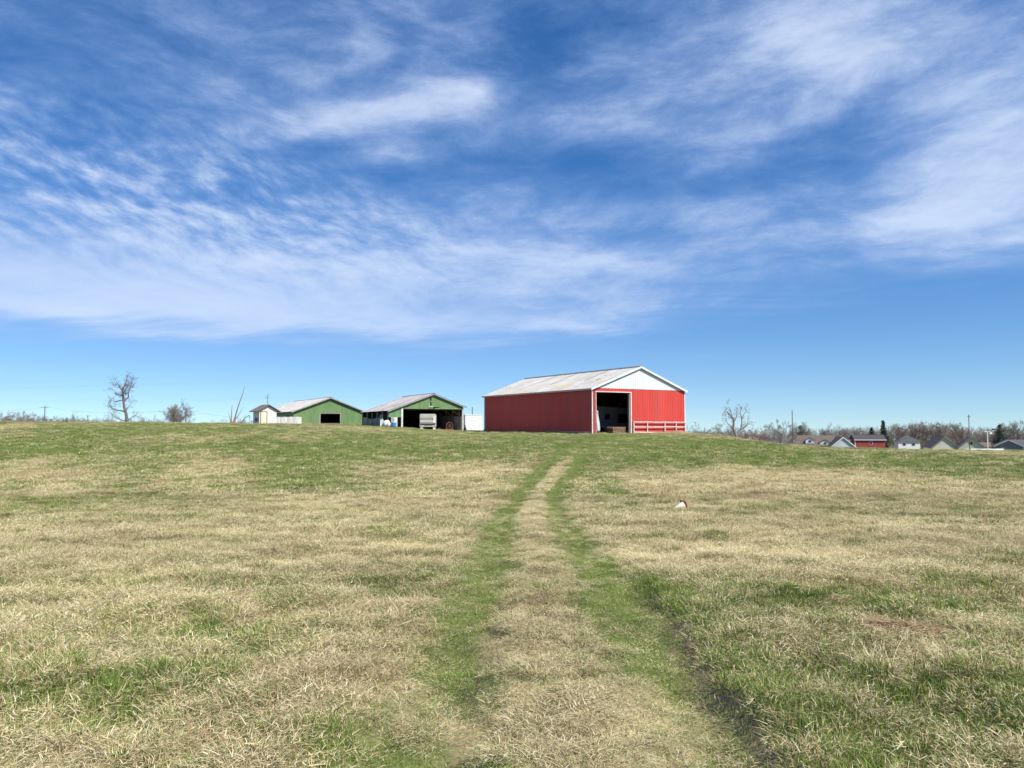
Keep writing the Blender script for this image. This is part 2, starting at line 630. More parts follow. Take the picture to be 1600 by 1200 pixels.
def cover(x, y):
    """greenness, bare soil, brown thatch: all 0..1"""
    x, y = np.asarray(x, dtype=np.float64), np.asarray(y, dtype=np.float64)
    dist = np.hypot(x, y)
    wx = x + (fbm(x * 0.9, y * 0.9, 71, 3) - 0.5) * 0.9
    wy = y + (fbm(x * 0.9, y * 0.9, 72, 3) - 0.5) * 0.9
    g = 0.55 + (fbm(x * 0.13, y * 0.10, 41, 4) - 0.5) * 0.85 + (fbm(x * 0.9, y * 0.9, 45, 4) - 0.5) * 0.8
    g = g + (fbm(x * 3.5, y * 3.5, 49, 3) - 0.5) * 0.5
    g = g + 0.22 * sstep(y, 44, 60)
    for cx, cy, rx, ry, a in W_PATCH:
        q = ((wx - cx) / rx) ** 2 + ((wy - cy) / ry) ** 2
        g = g + a * np.exp(-q)
    soil = np.zeros(x.shape)
    fade = 1 - sstep(y, 9.5, 13)
    wob = (fbm(x * 2.2, y * 2.2, 61, 3) - 0.5)
    for pl in (TRACK_L, TRACK_R):
        d, s_ = line_dist(x, y, pl)
        d = np.abs(d + wob * 0.22)
        w = 0.33
        amt = np.interp(y, [2, 3.6, 4.6, 7.5, 40, 58, 68] if pl is TRACK_L else [2, 4.4, 5.8, 7.5, 40, 58, 68], [0.0, 0.1, 0.5, 0.75, 0.75, 0.6, 0.2])
        g = g + amt * np.exp(-(d / w) ** 4)
    d, s_ = line_dist(x, y, CENTRE)
    g = g - 0.32 * np.exp(-(np.abs(d + wob * 0.2) / 0.36) ** 4) * np.interp(y, [2, 4, 5, 8, 12, 16, 60], [0.9, 0.6, 0.1, 0.15, 0.45, 0.9, 0.8])
    for pl, w in ((RUT_L, 0.09), (RUT_R, 0.08)):
        d, s_ = line_dist(x, y, pl)
        soil = soil + (1 - sstep(y, 5.2, 8.0)) * np.exp(-((d + wob * 0.12) / w) ** 2) * (0.55 + wob * 1.6)
    d, s_ = line_dist(x, y, BANK_R)
    soil = soil + (1 - sstep(y, 5.6, 7.6)) * np.exp(-((d + wob * 0.12) / 0.05) ** 2) * (1.0 + wob * 1.2)
    g = g + 0.40 * np.where(s_ < 0, np.exp(-((d - 0.25) / 0.3) ** 2), 0) * (1 - sstep(y, 7.5, 9))
    for pl in STRIPES:
        d, s_ = line_dist(x, y, pl)
        g = g + 0.34 * np.exp(-(d / 1.9) ** 2)
    for px, py, Yy, rx, ry, a in ((957, 679, 69.6, 2.6, 1.3, 0.8), (690, 674, 100.5, 5.5, 1.2, 0.7), (1030, 681, 73.0, 3.0, 1.0, 0.4), (740, 674, 101.5, 2.5, 1.5, 0.6)):
        q = P(px, py, Yy)
        soil = soil + a * np.exp(-((wx - q.x) / rx) ** 2 - ((wy - q.y) / ry) ** 2)
    d, s_ = line_dist(x, y, EDGE_LINE)
    g = g - 0.55 * np.exp(-(d / 0.55) ** 2)
    br = (fbm(x * 0.7, y * 0.7, 81, 4) - 0.5) * 1.8 - 0.05
    for cx, cy, rx, ry, a in W_BROWN:
        q = ((wx - cx) / rx) ** 2 + ((wy - cy) / ry) ** 2
        br = br + a * np.exp(-q)
    return np.clip(g, 0, 1), np.clip(soil, 0, 1), np.clip(br, 0, 1)


def graded(lo, hi, a, b, step, g1, mid, g2):
    """coordinates: even between a and b, then growing steps"""
    xs = list(np.arange(a, b + 1e-6, step))
    s, x = step, b
    while x < hi:
        s *= g1 if x < mid else g2
        x += s
        xs.append(x)
    s, x = step, a
    pre = []
    while x > lo:
        s *= g1 if x > -mid else g2
        x -= s
        pre.append(x)
    return np.array(pre[::-1] + xs)


gx = graded(-4200, 4200, -4.0, 4.0, 0.07, 1.024, 90, 1.12)
gy = graded(-60, 5200, 2.6, 10.5, 0.07, 1.018, 125, 1.10)
GX, GY = np.meshgrid(gx, gy)
X, Y = GX.ravel(), GY.ravel()
Z = base_height(X, Y) + micro(X, Y)
gcov, gsoil, gbrown = cover(X, Y)
nx, ny = len(gx), len(gy)
ii = (np.arange(ny - 1)[:, None] * nx + np.arange(nx - 1)[None, :]).ravel()
quads = np.stack([ii, ii + 1, ii + nx + 1, ii + nx], 1)
ground_me = np_mesh('ground', np.stack([X, Y, Z], 1), [quads], smooth=True, attrs={'green': gcov, 'soil': gsoil, 'brown': gbrown})

m, t, b = new_mat('field_ground')
geo = t.nodes.new('ShaderNodeNewGeometry')


def attr(t, name, typ='GEOMETRY'):
    n = t.nodes.new('ShaderNodeAttribute')
    n.attribute_type = typ
    n.attribute_name = name
    return V(t, n.outputs['Fac'])


ag, asoil, abr = attr(t, 'green'), attr(t, 'soil'), attr(t, 'brown')
gxx, gyy, gzz = sep(t, geo.outputs['Position'])
n_f = noise(t, geo.outputs['Position'], 38.0, 3.0, 0.65)
n_m = noise(t, geo.outputs['Position'], 6.0, 4.0, 0.65)
n_l = noise(t, vec(t, gxx * 0.8, gyy * 0.55, 0.0), 1.0, 5.0, 0.65)
straw = mixc(t, n_f.step(0.3, 0.72), (0.27, 0.215, 0.11), (0.52, 0.44, 0.25))
straw = mixc(t, abr * n_m.step(0.3, 0.7), straw, (0.29, 0.205, 0.115))
grn = mixc(t, n_f.step(0.3, 0.75), (0.088, 0.112, 0.034), (0.175, 0.208, 0.064))
gmix = (ag + (n_m - 0.5) * 0.9 + (n_f - 0.5) * 0.7 + (n_l - 0.5) * 0.5).step(0.28, 0.78)
c = mixc(t, gmix, straw, grn)
c = mixc(t, asoil * n_m.step(0.1, 0.6), c, (0.19, 0.145, 0.098))
t.links.new(c, b.inputs['Base Color'])
b.inputs['Roughness'].default_value = 1.0
b.inputs['Specular IOR Level'].default_value = 0.0
bn = t.nodes.new('ShaderNodeBump')
bn.inputs['Strength'].default_value = 0.8
bn.inputs['Distance'].default_value = 0.08
t.links.new((n_f * 0.35 + n_m * 0.8).s, bn.inputs['Height'])
t.links.new(bn.outputs[0], b.inputs['Normal'])
ground = obj('ground', ground_me, m)
tag(ground, kind='structure')


# ------------------------------------------------------------------ where the buildings stand
class Frame:
    def __init__(s, p, yaw, w, l, pad=0.0, s0=0.0):
        s.p, s.yaw = Vector((p.x, p.y, p.z)), rad(yaw)
        s.rect = (s0, w, 0.0, l)
        s.g = (math.cos(s.yaw), math.sin(s.yaw))

    def inside(s, x, y, pad=0.0):
        dx_, dy_ = x - s.p.x, y - s.p.y
        a = dx_ * s.g[0] + dy_ * s.g[1]
        c = -dx_ * s.g[1] + dy_ * s.g[0]
        r = s.rect
        return (a > r[0] - pad) & (a < r[1] + pad) & (c > r[2] - pad) & (c < r[3] + pad)


F_RED = Frame(P(926, 677, 70), 30.2, 11.7, 21.7)
F_SHED = Frame(P(628, 668, 100), 27.0, 9.0, 13.0, s0=-1.9)
F_LEFT = Frame(P(458, 663, 112), 30.2, 11.3, 23.0)
F_HUT = Frame(P(405, 664, 104), 38.0, 2.45, 2.5)
F_BOX = Frame(P(727, 672, 104), 0.0, 2.4, 5.0)


# ------------------------------------------------------------------ grass: small clumps of real blades, scattered over the field
rng = np.random.default_rng(5)


def blades(n, R, lmin, lmax, lean, curl, width, seg=2, green=0.0, lie=0.0, r_pow=0.5):
    """n ribbon blades rooted in a disc; lean = outward tilt, curl = droop; returns verts, tris, attrs"""
    th = rng.uniform(0, 2 * np.pi, n)
    rr = R * rng.uniform(0, 1, n) ** r_pow
    bx, by = rr * np.cos(th), rr * np.sin(th)
    L = lmin + (lmax - lmin) * rng.uniform(0, 1, n) ** 1.8 * 1.1
    az_ = np.where(rng.uniform(0, 1, n) < 0.6, th, rng.uniform(0, 2 * np.pi, n)) + rng.normal(0, 0.5, n)
    tilt0 = np.abs(rng.normal(lean, 0.25, n))
    c_ = np.abs(rng.normal(curl, 0.4, n))
    z0 = rng.uniform(0.0, 0.03, n) * (1 + 2 * lie) - 0.01
    w = width * rng.uniform(0.4, 1.35, n)
    ts = np.linspace(0, 1, seg + 1)
    pos = [np.stack([bx, by, z0], 1)]
    for k in range(seg):
        tl = tilt0 + c_ * (k + 0.5) / seg
        tl = np.minimum(tl, 1.75)
        st = L / seg
        d = np.stack([np.sin(tl) * np.cos(az_), np.sin(tl) * np.sin(az_), np.cos(tl)], 1)
        q = pos[-1] + d * st[:, None]
        q[:, 2] = np.maximum(q[:, 2], 0.004 + 0.02 * rng.uniform(0, 1, n))
        pos.append(q)
    sa = az_ + np.pi / 2 + rng.normal(0, 0.5, n)
    sd = np.stack([np.cos(sa), np.sin(sa), rng.normal(0, 0.25, n)], 1)
    vs, at, al = [], [], []
    r_ = rng.uniform(0, 1, n)
    isg = (rng.uniform(0, 1, n) < green).astype(float)
    for k in range(seg + 1):
        f = (1.0 - 0.35 * ts[k]) if k < seg else 0.0
        if k < seg:
            vs += [pos[k] - sd * (w * f / 2)[:, None], pos[k] + sd * (w * f / 2)[:, None]]
            al += [np.full(n, ts[k])] * 2
        else:
            vs.append(pos[k])
            al.append(np.full(n, ts[k]))
    m_ = 2 * seg + 1
    V_ = np.stack(vs, 1).reshape(-1, 3)
    A = np.stack(al, 1).ravel()
    base = np.arange(n)[:, None] * m_
    tris = []
    for k in range(seg - 1):
        o = 2 * k
        tris += [base + np.array([[o, o + 1, o + 3]]), base + np.array([[o, o + 3, o + 2]])]
    o = 2 * (seg - 1)
    tris.append(base + np.array([[o, o + 1, o + 2]]))
    T = np.concatenate(tris)
    return V_, T, np.repeat(r_, m_), np.repeat(isg, m_), A


def clump(name, sets, mat):
    Vs, Ts, R_, G_, A_ = [], [], [], [], []
    o = 0
    for kw in sets:
        v, t_, r_, g_, a_ = blades(**kw)
        Vs.append(v); Ts.append(t_ + o); R_.append(r_); G_.append(g_); A_.append(a_)
        o += len(v)
    me = np_mesh(name, np.concatenate(Vs), [np.concatenate(Ts)], attrs={'rnd': np.concatenate(R_), 'grn': np.concatenate(G_), 'along': np.concatenate(A_)})
    me.materials.append(mat)
    return bpy.data.objects.new(name, me)


gm = bpy.data.materials.new('grass_blades')
gm.use_nodes = True
t = gm.node_tree
t.nodes.clear()
r_, g_, al_ = attr(t, 'rnd'), attr(t, 'grn'), attr(t, 'along')
tint, brn = attr(t, 'tint', 'INSTANCER'), attr(t, 'brn', 'INSTANCER')
dry = mixc(t, r_.step(0.0, 0.55), (0.29, 0.21, 0.105), (0.64, 0.54, 0.30))
dry = mixc(t, r_.step(0.6, 1.1), dry, (0.84, 0.77, 0.53))
dry = mixc(t, brn * 0.72, dry, (0.40, 0.27, 0.16))
gre = mixc(t, r_, (0.062, 0.108, 0.021), (0.215, 0.315, 0.060))
gre = mixc(t, al_.step(0.5, 1.3), gre, (0.36, 0.38, 0.13))
col = mixc(t, g_, dry, gre)
hv = t.nodes.new('ShaderNodeHueSaturation')
t.links.new(col, hv.inputs['Color'])
t.links.new((tint * 0.5 + 0.75).s, hv.inputs['Value'])
df = t.nodes.new('ShaderNodeBsdfDiffuse')
tl = t.nodes.new('ShaderNodeBsdfTranslucent')
mx = t.nodes.new('ShaderNodeMixShader')
mx.inputs[0].default_value = 0.15
t.links.new(hv.outputs[0], df.inputs[0])
t.links.new(hv.outputs[0], tl.inputs[0])
t.links.new(df.outputs[0], mx.inputs[1])
t.links.new(tl.outputs[0], mx.inputs[2])
t.links.new(mx.outputs[0], t.nodes.new('ShaderNodeOutputMaterial').inputs[0])


def scatter(name, label, protos, xyz, idx, rot, scl, tint_, brn_):
    pc = bpy.data.collections.new(name + '_kinds')
    for o in protos:
        pc.objects.link(o)
    me = bpy.data.meshes.new(name)
    me.vertices.add(len(xyz))
    me.vertices.foreach_set('co', np.asarray(xyz, dtype=np.float32).ravel())
    for k, ty, a in (('idx', 'INT', idx), ('rot', 'FLOAT_VECTOR', rot), ('scl', 'FLOAT_VECTOR', scl), ('tint', 'FLOAT', tint_), ('brn', 'FLOAT', brn_)):
        at = me.attributes.new(k, ty, 'POINT')
        at.data.foreach_set('vector' if ty == 'FLOAT_VECTOR' else 'value', np.asarray(a, dtype=np.int32 if ty == 'INT' else np.float32).ravel())
    me.materials.append(gm)
    o = link(bpy.data.objects.new(name, me))
    ng = bpy.data.node_groups.new(name, 'GeometryNodeTree')
    ng.interface.new_socket('Geometry', in_out='INPUT', socket_type='NodeSocketGeometry')
    ng.interface.new_socket('Geometry', in_out='OUTPUT', socket_type='NodeSocketGeometry')
    gi, go = ng.nodes.new('NodeGroupInput'), ng.nodes.new('NodeGroupOutput')
    ci = ng.nodes.new('GeometryNodeCollectionInfo')
    ci.inputs['Collection'].default_value = pc
    ci.inputs['Separate Children'].default_value = True
    ci.inputs['Reset Children'].default_value = True
    ip = ng.nodes.new('GeometryNodeInstanceOnPoints')
    ip.inputs['Pick Instance'].default_value = True

    def na(k, ty):
        n = ng.nodes.new('GeometryNodeInputNamedAttribute')
        n.data_type = ty
        n.inputs['Name'].default_value = k
        return n.outputs['Attribute']
    ng.links.new(gi.outputs[0], ip.inputs['Points'])
    ng.links.new(ci.outputs[0], ip.inputs['Instance'])
    ng.links.new(na('idx', 'INT'), ip.inputs['Instance Index'])
    ng.links.new(na('rot', 'FLOAT_VECTOR'), ip.inputs['Rotation'])
    ng.links.new(na('scl', 'FLOAT_VECTOR'), ip.inputs['Scale'])
    ng.links.new(ip.outputs[0], go.inputs[0])
    md = o.modifiers.new('scatter', 'NODES')
    md.node_group = ng
    return tag(o, label, 'grass', kind='stuff')


def field_points(n, d0, d1, margin=2.5):
    """random points over the field between two distances ahead"""
    y = np.sqrt(rng.uniform(d0 ** 2, d1 ** 2, n))
    x = rng.uniform(-1, 1, n) * (y * 0.715 + margin)
    return x, y


def keep_out(x, y):
    k = np.ones(len(x), bool)
    for f in (F_RED, F_SHED, F_LEFT, F_HUT, F_BOX):
        k &= ~f.inside(x, y, 0.12)
    yc = 122 - 50 * sstep(x, 14, 24)
    return k & (y < yc)


DRY_N = [clump('dry_mat_%d' % k, [
    dict(n=120, R=0.18, lmin=0.025, lmax=0.095, lean=1.15, curl=0.6, width=0.0034, lie=1.0, seg=2),
    dict(n=36, R=0.17, lmin=0.025, lmax=0.075, lean=0.45, curl=0.8, width=0.0034, seg=2, green=0.62)], gm) for k in range(4)] + \
        [clump('dry_tuft_%d' % k, [
    dict(n=110, R=0.09, lmin=0.05, lmax=0.15, lean=0.55, curl=1.6, width=0.0034, seg=3),
    dict(n=26, R=0.11, lmin=0.04, lmax=0.10, lean=0.3, curl=0.7, width=0.0036, seg=2, green=0.6)], gm) for k in range(4)]
GRN_N = [clump('green_tuft_%d' % k, [
    dict(n=56, R=0.09, lmin=0.04, lmax=0.12, lean=0.30, curl=0.75, width=0.0038, seg=2, green=0.94)], gm) for k in range(4)] + \
        [clump('green_short_%d' % k, [
    dict(n=64, R=0.15, lmin=0.02, lmax=0.065, lean=0.4, curl=0.8, width=0.0036, seg=2, green=0.82)], gm) for k in range(4)]
DRY_F = [clump('dry_far_%d' % k, [
    dict(n=60, R=0.30, lmin=0.06, lmax=0.18, lean=1.0, curl=0.8, width=0.010, lie=1.0, seg=2),
    dict(n=20, R=0.22, lmin=0.05, lmax=0.11, lean=0.5, curl=0.9, width=0.009, seg=2, green=0.35)], gm) for k in range(5)]
GRN_F = [clump('green_far_%d' % k, [
    dict(n=56, R=0.28, lmin=0.04, lmax=0.10, lean=0.4, curl=0.7, width=0.011, seg=2, green=0.86)], gm) for k in range(5)]


def make_points(x, y, kind, n_kinds, smin, smax, far=False, split=None):
    g, so, br = cover(x, y)
    u = rng.uniform(0, 1, len(x))
    trd = np.minimum(line_dist(x, y, TRACK_L)[0], line_dist(x, y, TRACK_R)[0])
    cen = line_dist(x, y, CENTRE)[0]
    worn = np.clip(np.exp(-(trd / 0.40) ** 4) + 0.45 * np.exp(-(cen / 0.45) ** 4), 0, 1)
    if kind == 'green':
        keep = u < np.clip((g - 0.10) * 1.4, 0.13, 1)
    else:
        keep = u < np.clip(1.12 - g * 0.95, 0.12, 1) * (1 - 0.35 * worn)
    keep &= rng.uniform(0, 1, len(x)) > so * 1.15
    keep &= keep_out(x, y)
    x, y, g, br, worn = x[keep], y[keep], g[keep], br[keep], worn[keep]
    z = height(x, y)
    n = len(x)
    e = 0.15
    sx_ = (height(x + e, y) - height(x - e, y)) / (2 * e)
    sy_ = (height(x, y + e) - height(x, y - e)) / (2 * e)
    rot = np.stack([np.arctan(sy_) * 0.6 + rng.normal(0, 0.06, n), -np.arctan(sx_) * 0.6 + rng.normal(0, 0.06, n), rng.uniform(0, 6.28, n)], 1)
    s = rng.uniform(smin, smax, n) * (1 - 0.25 * worn)
    s = s * (1 - 0.30 * sstep(y, 50, 66))
    h_ = s * (1 - 0.55 * worn) * (1 - 0.35 * sstep(y, 45, 62)) * (0.72 + 0.6 * fbm(x * 0.6, y * 0.6, 91, 3))
    idx = rng.integers(0, n_kinds, n)
    if split is not None:       # first kinds lie flat, the others stand as tufts
        half = n_kinds // 2
        tall = rng.uniform(0, 1, n) < np.clip((fbm(x * 1.3, y * 1.3, 95, 3) - split) * 5.0, 0.02, 0.85) * (1 - worn)
        idx = np.where(tall, half + rng.integers(0, half, n), rng.integers(0, half, n))
    tint_ = np.clip(0.5 + 0.9 * (fbm(x * 0.5, y * 0.5, 97, 3) - 0.5) + rng.normal(0, 0.18, n), 0, 1.2)
    return np.stack([x, y, z - 0.004], 1), idx, rot, np.stack([s, s, h_], 1), tint_, np.clip(br + rng.normal(0, 0.12, n), 0, 1)


def merge(parts):
    return [np.concatenate(q) for q in zip(*parts)]


A1 = make_points(*field_points(34000, 2.2, 13.5), 'dry', 8, 0.7, 1.15, split=0.52)
A0 = make_points(*field_points(6000, 2.2, 7.0), 'dry', 8, 0.6, 1.0, split=0.55)
A2 = make_points(*field_points(34000, 13.0, 27.0), 'dry', 8, 0.95, 1.6, split=0.55)
scatter('dry_grass', 'straw coloured dead grass lying in mats and tufts over the field', DRY_N, *merge([A0, A1, A2]))
B1 = make_points(*field_points(30000, 2.2, 13.5), 'green', 8, 0.6, 1.2, split=0.50)
B0 = make_points(*field_points(9000, 2.2, 8.0), 'green', 8, 0.6, 1.1, split=0.50)
B2 = make_points(*field_points(28000, 13.0, 27.0), 'green', 8, 0.9, 1.6, split=0.52)
scatter('green_grass', 'new green grass sprouting between the dead straw', GRN_N, *merge([B0, B1, B2]))
C1 = make_points(*field_points(34000, 26.0, 80.0), 'dry', 5, 0.8, 1.5)
C2 = make_points(*field_points(6000, 80.0, 122.0), 'dry', 5, 0.8, 1.5)
scatter('distant_dry_grass', 'pale dry grass on the far slope below the barns', DRY_F, *merge([C1, C2]))
D1 = make_points(*field_points(30000, 26.0, 80.0), 'green', 5, 0.8, 1.5)
scatter('distant_green_grass', 'green grass on the far slope and along the crest', GRN_F, *D1)

# domed clumps of drooping straw and loose long stems near the camera
DOME = [clump('straw_dome_%d' % k, [dict(n=300, R=0.10, lmin=0.12, lmax=0.30, lean=0.75, curl=1.25, width=0.0034, seg=3),
                                    dict(n=20, R=0.12, lmin=0.06, lmax=0.13, lean=0.3, curl=0.6, width=0.0036, seg=2, green=0.9)], gm) for k in range(3)] + \
       [clump('loose_stems_%d' % k, [dict(n=5, R=0.30, lmin=0.15, lmax=0.40, lean=1.2, curl=0.35, width=0.0032, lie=1.5, seg=3)], gm) for k in range(3)]
E1 = make_points(*field_points(750, 2.6, 15.0), 'dry', 6, 0.7, 1.15, split=0.5)
scatter('straw_clumps', 'domed clumps of drooping pale straw and loose stems near the camera', DOME, *E1)


# taller dead weeds along the foot of the walls
def wall_line(F, a, c_, b_, d_, n):
    t_ = rng.uniform(0, 1, n)
    x_, y_ = a + (b_ - a) * t_, c_ + (d_ - c_) * t_ + 0.0
    return F.p.x + x_ * F.g[0] - y_ * F.g[1] + rng.normal(0, 0.10, n), F.p.y + x_ * F.g[1] + y_ * F.g[0] + rng.normal(0, 0.10, n)


wl = [wall_line(F_RED, -0.42, 0.3, -0.42, 21.5, 150), wall_line(F_RED, 6.5, -0.75, 11.8, -0.75, 36), wall_line(F_SHED, -2.3, 0.0, -2.3, 12.0, 60), wall_line(F_SHED, 4.6, -0.5, 9.2, -0.5, 30),
      wall_line(F_LEFT, 0.0, -0.5, 4.0, -0.5, 45), wall_line(F_LEFT, 7.4, -0.5, 11.5, -0.5, 45), wall_line(F_HUT, 0.0, -0.4, 2.5, -0.4, 14), wall_line(F_RED, 12.2, 0.0, 12.2, 12.0, 40)]
wx_, wy_ = np.concatenate([q[0] for q in wl]), np.concatenate([q[1] for q in wl])
nw = len(wx_)
WEED = [clump('weed_%d' % k, [dict(n=34, R=0.14, lmin=0.15, lmax=0.55, lean=0.22, curl=0.35, width=0.012, seg=2, green=0.06)], gm) for k in range(3)]
ws = rng.uniform(0.5, 1.15, nw)
scatter('wall_weeds', 'brown dead weeds standing along the feet of the barn walls', WEED, np.stack([wx_, wy_, height(wx_, wy_)], 1), rng.integers(0, 3, nw),
        np.stack([np.zeros(nw), np.zeros(nw), rng.uniform(0, 6.28, nw)], 1), np.stack([ws, ws, ws * rng.uniform(0.4, 1.0, nw)], 1), rng.uniform(0.2, 0.8, nw), rng.uniform(0.4, 1.0, nw))


# ------------------------------------------------------------------ building materials
M_RED = pmat('red_siding', (0.52, 0.056, 0.046), (0.58, 0.070, 0.056), scale=0.5, stretch=(2, 2, 0.25), rough=0.5, spec=0.22, rnd=0.035,
             c3=(0.47, 0.08, 0.063), s3=0.30, t3=(0.48, 0.72))
M_WHITE = pmat('white_siding', (0.68, 0.69, 0.695), (0.62, 0.63, 0.635), scale=0.7, stretch=(2, 2, 0.3), rough=0.45, spec=0.4, rnd=0.03)
M_TRIM = pmat('white_trim', (0.78, 0.74, 0.72), (0.66, 0.58, 0.55), scale=1.5, rough=0.5)
M_FRAIL = pmat('faded_white_rail', (0.68, 0.60, 0.56), (0.58, 0.48, 0.44), scale=3.0, rough=0.8)
M_SHADEW = pmat('shaded_white_shell', (0.26, 0.27, 0.28), (0.20, 0.21, 0.22), scale=1.0, rough=0.6)  # white trailer shell with the barn's shade darkened into its colour
M_PINK = pmat('faded_trim', (0.62, 0.42, 0.40), (0.52, 0.30, 0.28), scale=2.0, rough=0.6)
M_ROOFW = pmat('weathered_white_roof', (0.43, 0.42, 0.40), (0.33, 0.32, 0.30), scale=0.55, stretch=(1, 1, 1.6), rough=0.5, spec=0.35, rnd=0.06,
               c3=(0.385, 0.335, 0.25), s3=0.5, t3=(0.47, 0.64))
M_ROOFS = pmat('grey_tin_roof', (0.37, 0.355, 0.345), (0.27, 0.255, 0.25), scale=0.6, rough=0.55, rnd=0.12, c3=(0.22, 0.175, 0.15), s3=0.55, t3=(0.52, 0.68))
M_BOXW = pmat('trailer_white', (0.80, 0.80, 0.80), (0.75, 0.75, 0.75), scale=1.0, rough=0.4)
M_RIDGE = pmat('dark_ridge', (0.10, 0.10, 0.11), (0.16, 0.155, 0.15), scale=2.0, rough=0.6)
M_GREEN = pmat('green_siding', (0.115, 0.190, 0.075), (0.145, 0.230, 0.095), scale=0.8, stretch=(2, 2, 0.5), rough=0.6, rnd=0.05,
               c3=(0.165, 0.26, 0.115), s3=0.5, t3=(0.5, 0.75))
M_GREEN2 = pmat('pale_green_siding', (0.11, 0.225, 0.095), (0.145, 0.28, 0.13), scale=0.8, stretch=(2, 2, 0.5), rough=0.55, rnd=0.05,
                c3=(0.26, 0.40, 0.25), s3=0.8, t3=(0.5, 0.75), st3=(3, 3, 0.2))
M_BOARD = pmat('weathered_boards', (0.38, 0.36, 0.33), (0.24, 0.22, 0.20), scale=2.0, stretch=(3, 3, 0.5), rough=0.9, rnd=0.18)
M_PALEB = pmat('whitewashed_boards', (0.62, 0.61, 0.59), (0.42, 0.40, 0.38), scale=2.5, stretch=(3, 3, 0.6), rough=0.9, rnd=0.2)
M_TIMBER = pmat('raw_timber', (0.30, 0.20, 0.13), (0.20, 0.13, 0.085), scale=3.0, stretch=(1, 1, 3), rough=0.9, rnd=0.1)
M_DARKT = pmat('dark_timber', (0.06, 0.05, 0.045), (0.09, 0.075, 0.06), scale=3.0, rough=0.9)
M_DIRT = pmat('packed_dirt', (0.17, 0.125, 0.085), (0.24, 0.185, 0.13), scale=1.2, rough=1.0, bump=0.6, bscale=6.0)
M_BRDIRT = pmat('red_brown_dirt', (0.24, 0.135, 0.085), (0.33, 0.22, 0.14), scale=1.6, rough=1.0, bump=0.8, bscale=5.0, c3=(0.16, 0.18, 0.06), s3=1.2, t3=(0.5, 0.65))
M_CONC = pmat('concrete', (0.42, 0.41, 0.38), (0.33, 0.32, 0.30), scale=2.0, rough=0.9)
M_OFFW = pmat('off_white_paint', (0.72, 0.71, 0.68), (0.60, 0.58, 0.54), scale=1.2, stretch=(2, 2, 0.6), rough=0.6)
M_CREAM = pmat('cream_paint', (0.70, 0.63, 0.45), (0.62, 0.55, 0.40), scale=2.0, rough=0.6)
M_CAMPW = pmat('camper_shell', (0.52, 0.50, 0.455), (0.45, 0.425, 0.38), scale=1.0, rough=0.35, spec=0.5)
M_CAMPB = pmat('camper_band', (0.34, 0.30, 0.235), (0.30, 0.26, 0.21), scale=1.5, rough=0.4)
M_GLASSD = pmat('dark_glass', (0.03, 0.035, 0.045), rough=0.12, spec=0.6)
M_RUBBER = pmat('tyre_rubber', (0.022, 0.022, 0.023), (0.04, 0.038, 0.035), scale=6.0, rough=0.9)
M_STEEL = pmat('galvanised_steel', (0.40, 0.41, 0.42), (0.30, 0.30, 0.30), scale=4.0, rough=0.5, metallic=0.4)
M_RUST = pmat('rusty_iron', (0.22, 0.09, 0.05), (0.14, 0.07, 0.05), scale=5.0, rough=0.9)
M_BLUE = pmat('blue_plastic', (0.045, 0.20, 0.46), (0.06, 0.24, 0.50), scale=3.0, rough=0.4)
M_SACK = pmat('white_sacking', (0.74, 0.73, 0.70), (0.62, 0.60, 0.56), scale=4.0, rough=0.8, bump=0.3, bscale=9.0)
M_BRICK = pmat('stacked_firewood', (0.34, 0.22, 0.14), (0.22, 0.13, 0.085), scale=5.0, rough=0.95, rnd=0.25)
M_REDP = pmat('red_paint', (0.55, 0.05, 0.05), rough=0.5)
M_GREYP = pmat('grey_lettering', (0.42, 0.43, 0.45), rough=0.6)
M_TARP = pmat('white_tarp', (0.60, 0.60, 0.61), (0.50, 0.50, 0.51), scale=2.0, rough=0.6)
M_ORANGE = pmat('faded_orange_plastic', (0.55, 0.22, 0.11), (0.46, 0.22, 0.13), scale=8.0, rough=0.6)
M_CONEW = pmat('white_cone_sleeve', (0.66, 0.64, 0.56), (0.50, 0.46, 0.38), scale=14.0, rough=0.5)
M_ROOFD = pmat('dark_shingle', (0.060, 0.056, 0.060), (0.09, 0.085, 0.088), scale=3.0, rough=0.9, rnd=0.15)
M_ROOFG = pmat('grey_shingle', (0.085, 0.083, 0.085), (0.12, 0.115, 0.115), scale=3.0, rough=0.9, rnd=0.12)
M_ROOFB = pmat('brown_shingle', (0.13, 0.10, 0.08), (0.17, 0.13, 0.105), scale=3.0, rough=0.9, rnd=0.12)
M_HWHITE = pmat('house_white', (0.80, 0.79, 0.76), (0.75, 0.74, 0.71), scale=0.8, rough=0.7)
M_HBEIGE = pmat('house_beige', (0.60, 0.57, 0.44), (0.54, 0.51, 0.40), scale=0.8, rough=0.7)
M_HGREY = pmat('house_grey', (0.50, 0.53, 0.55), (0.45, 0.48, 0.50), scale=0.8, rough=0.7)
M_HRED = pmat('house_red', (0.34, 0.055, 0.06), (0.28, 0.05, 0.05), scale=0.8, rough=0.7)
M_HDARK = pmat('house_dark', (0.16, 0.15, 0.16), (0.20, 0.19, 0.20), scale=0.8, rough=0.7)
M_HBROWN = pmat('house_brown', (0.30, 0.20, 0.16), (0.26, 0.17, 0.14), scale=0.8, rough=0.7)
M_POLE = pmat('pole_wood', (0.19, 0.15, 0.12), (0.13, 0.105, 0.09), scale=3.0, stretch=(3, 3, 0.4), rough=0.95)
M_WIRE = pmat('wire', (0.05, 0.05, 0.055), rough=0.6)


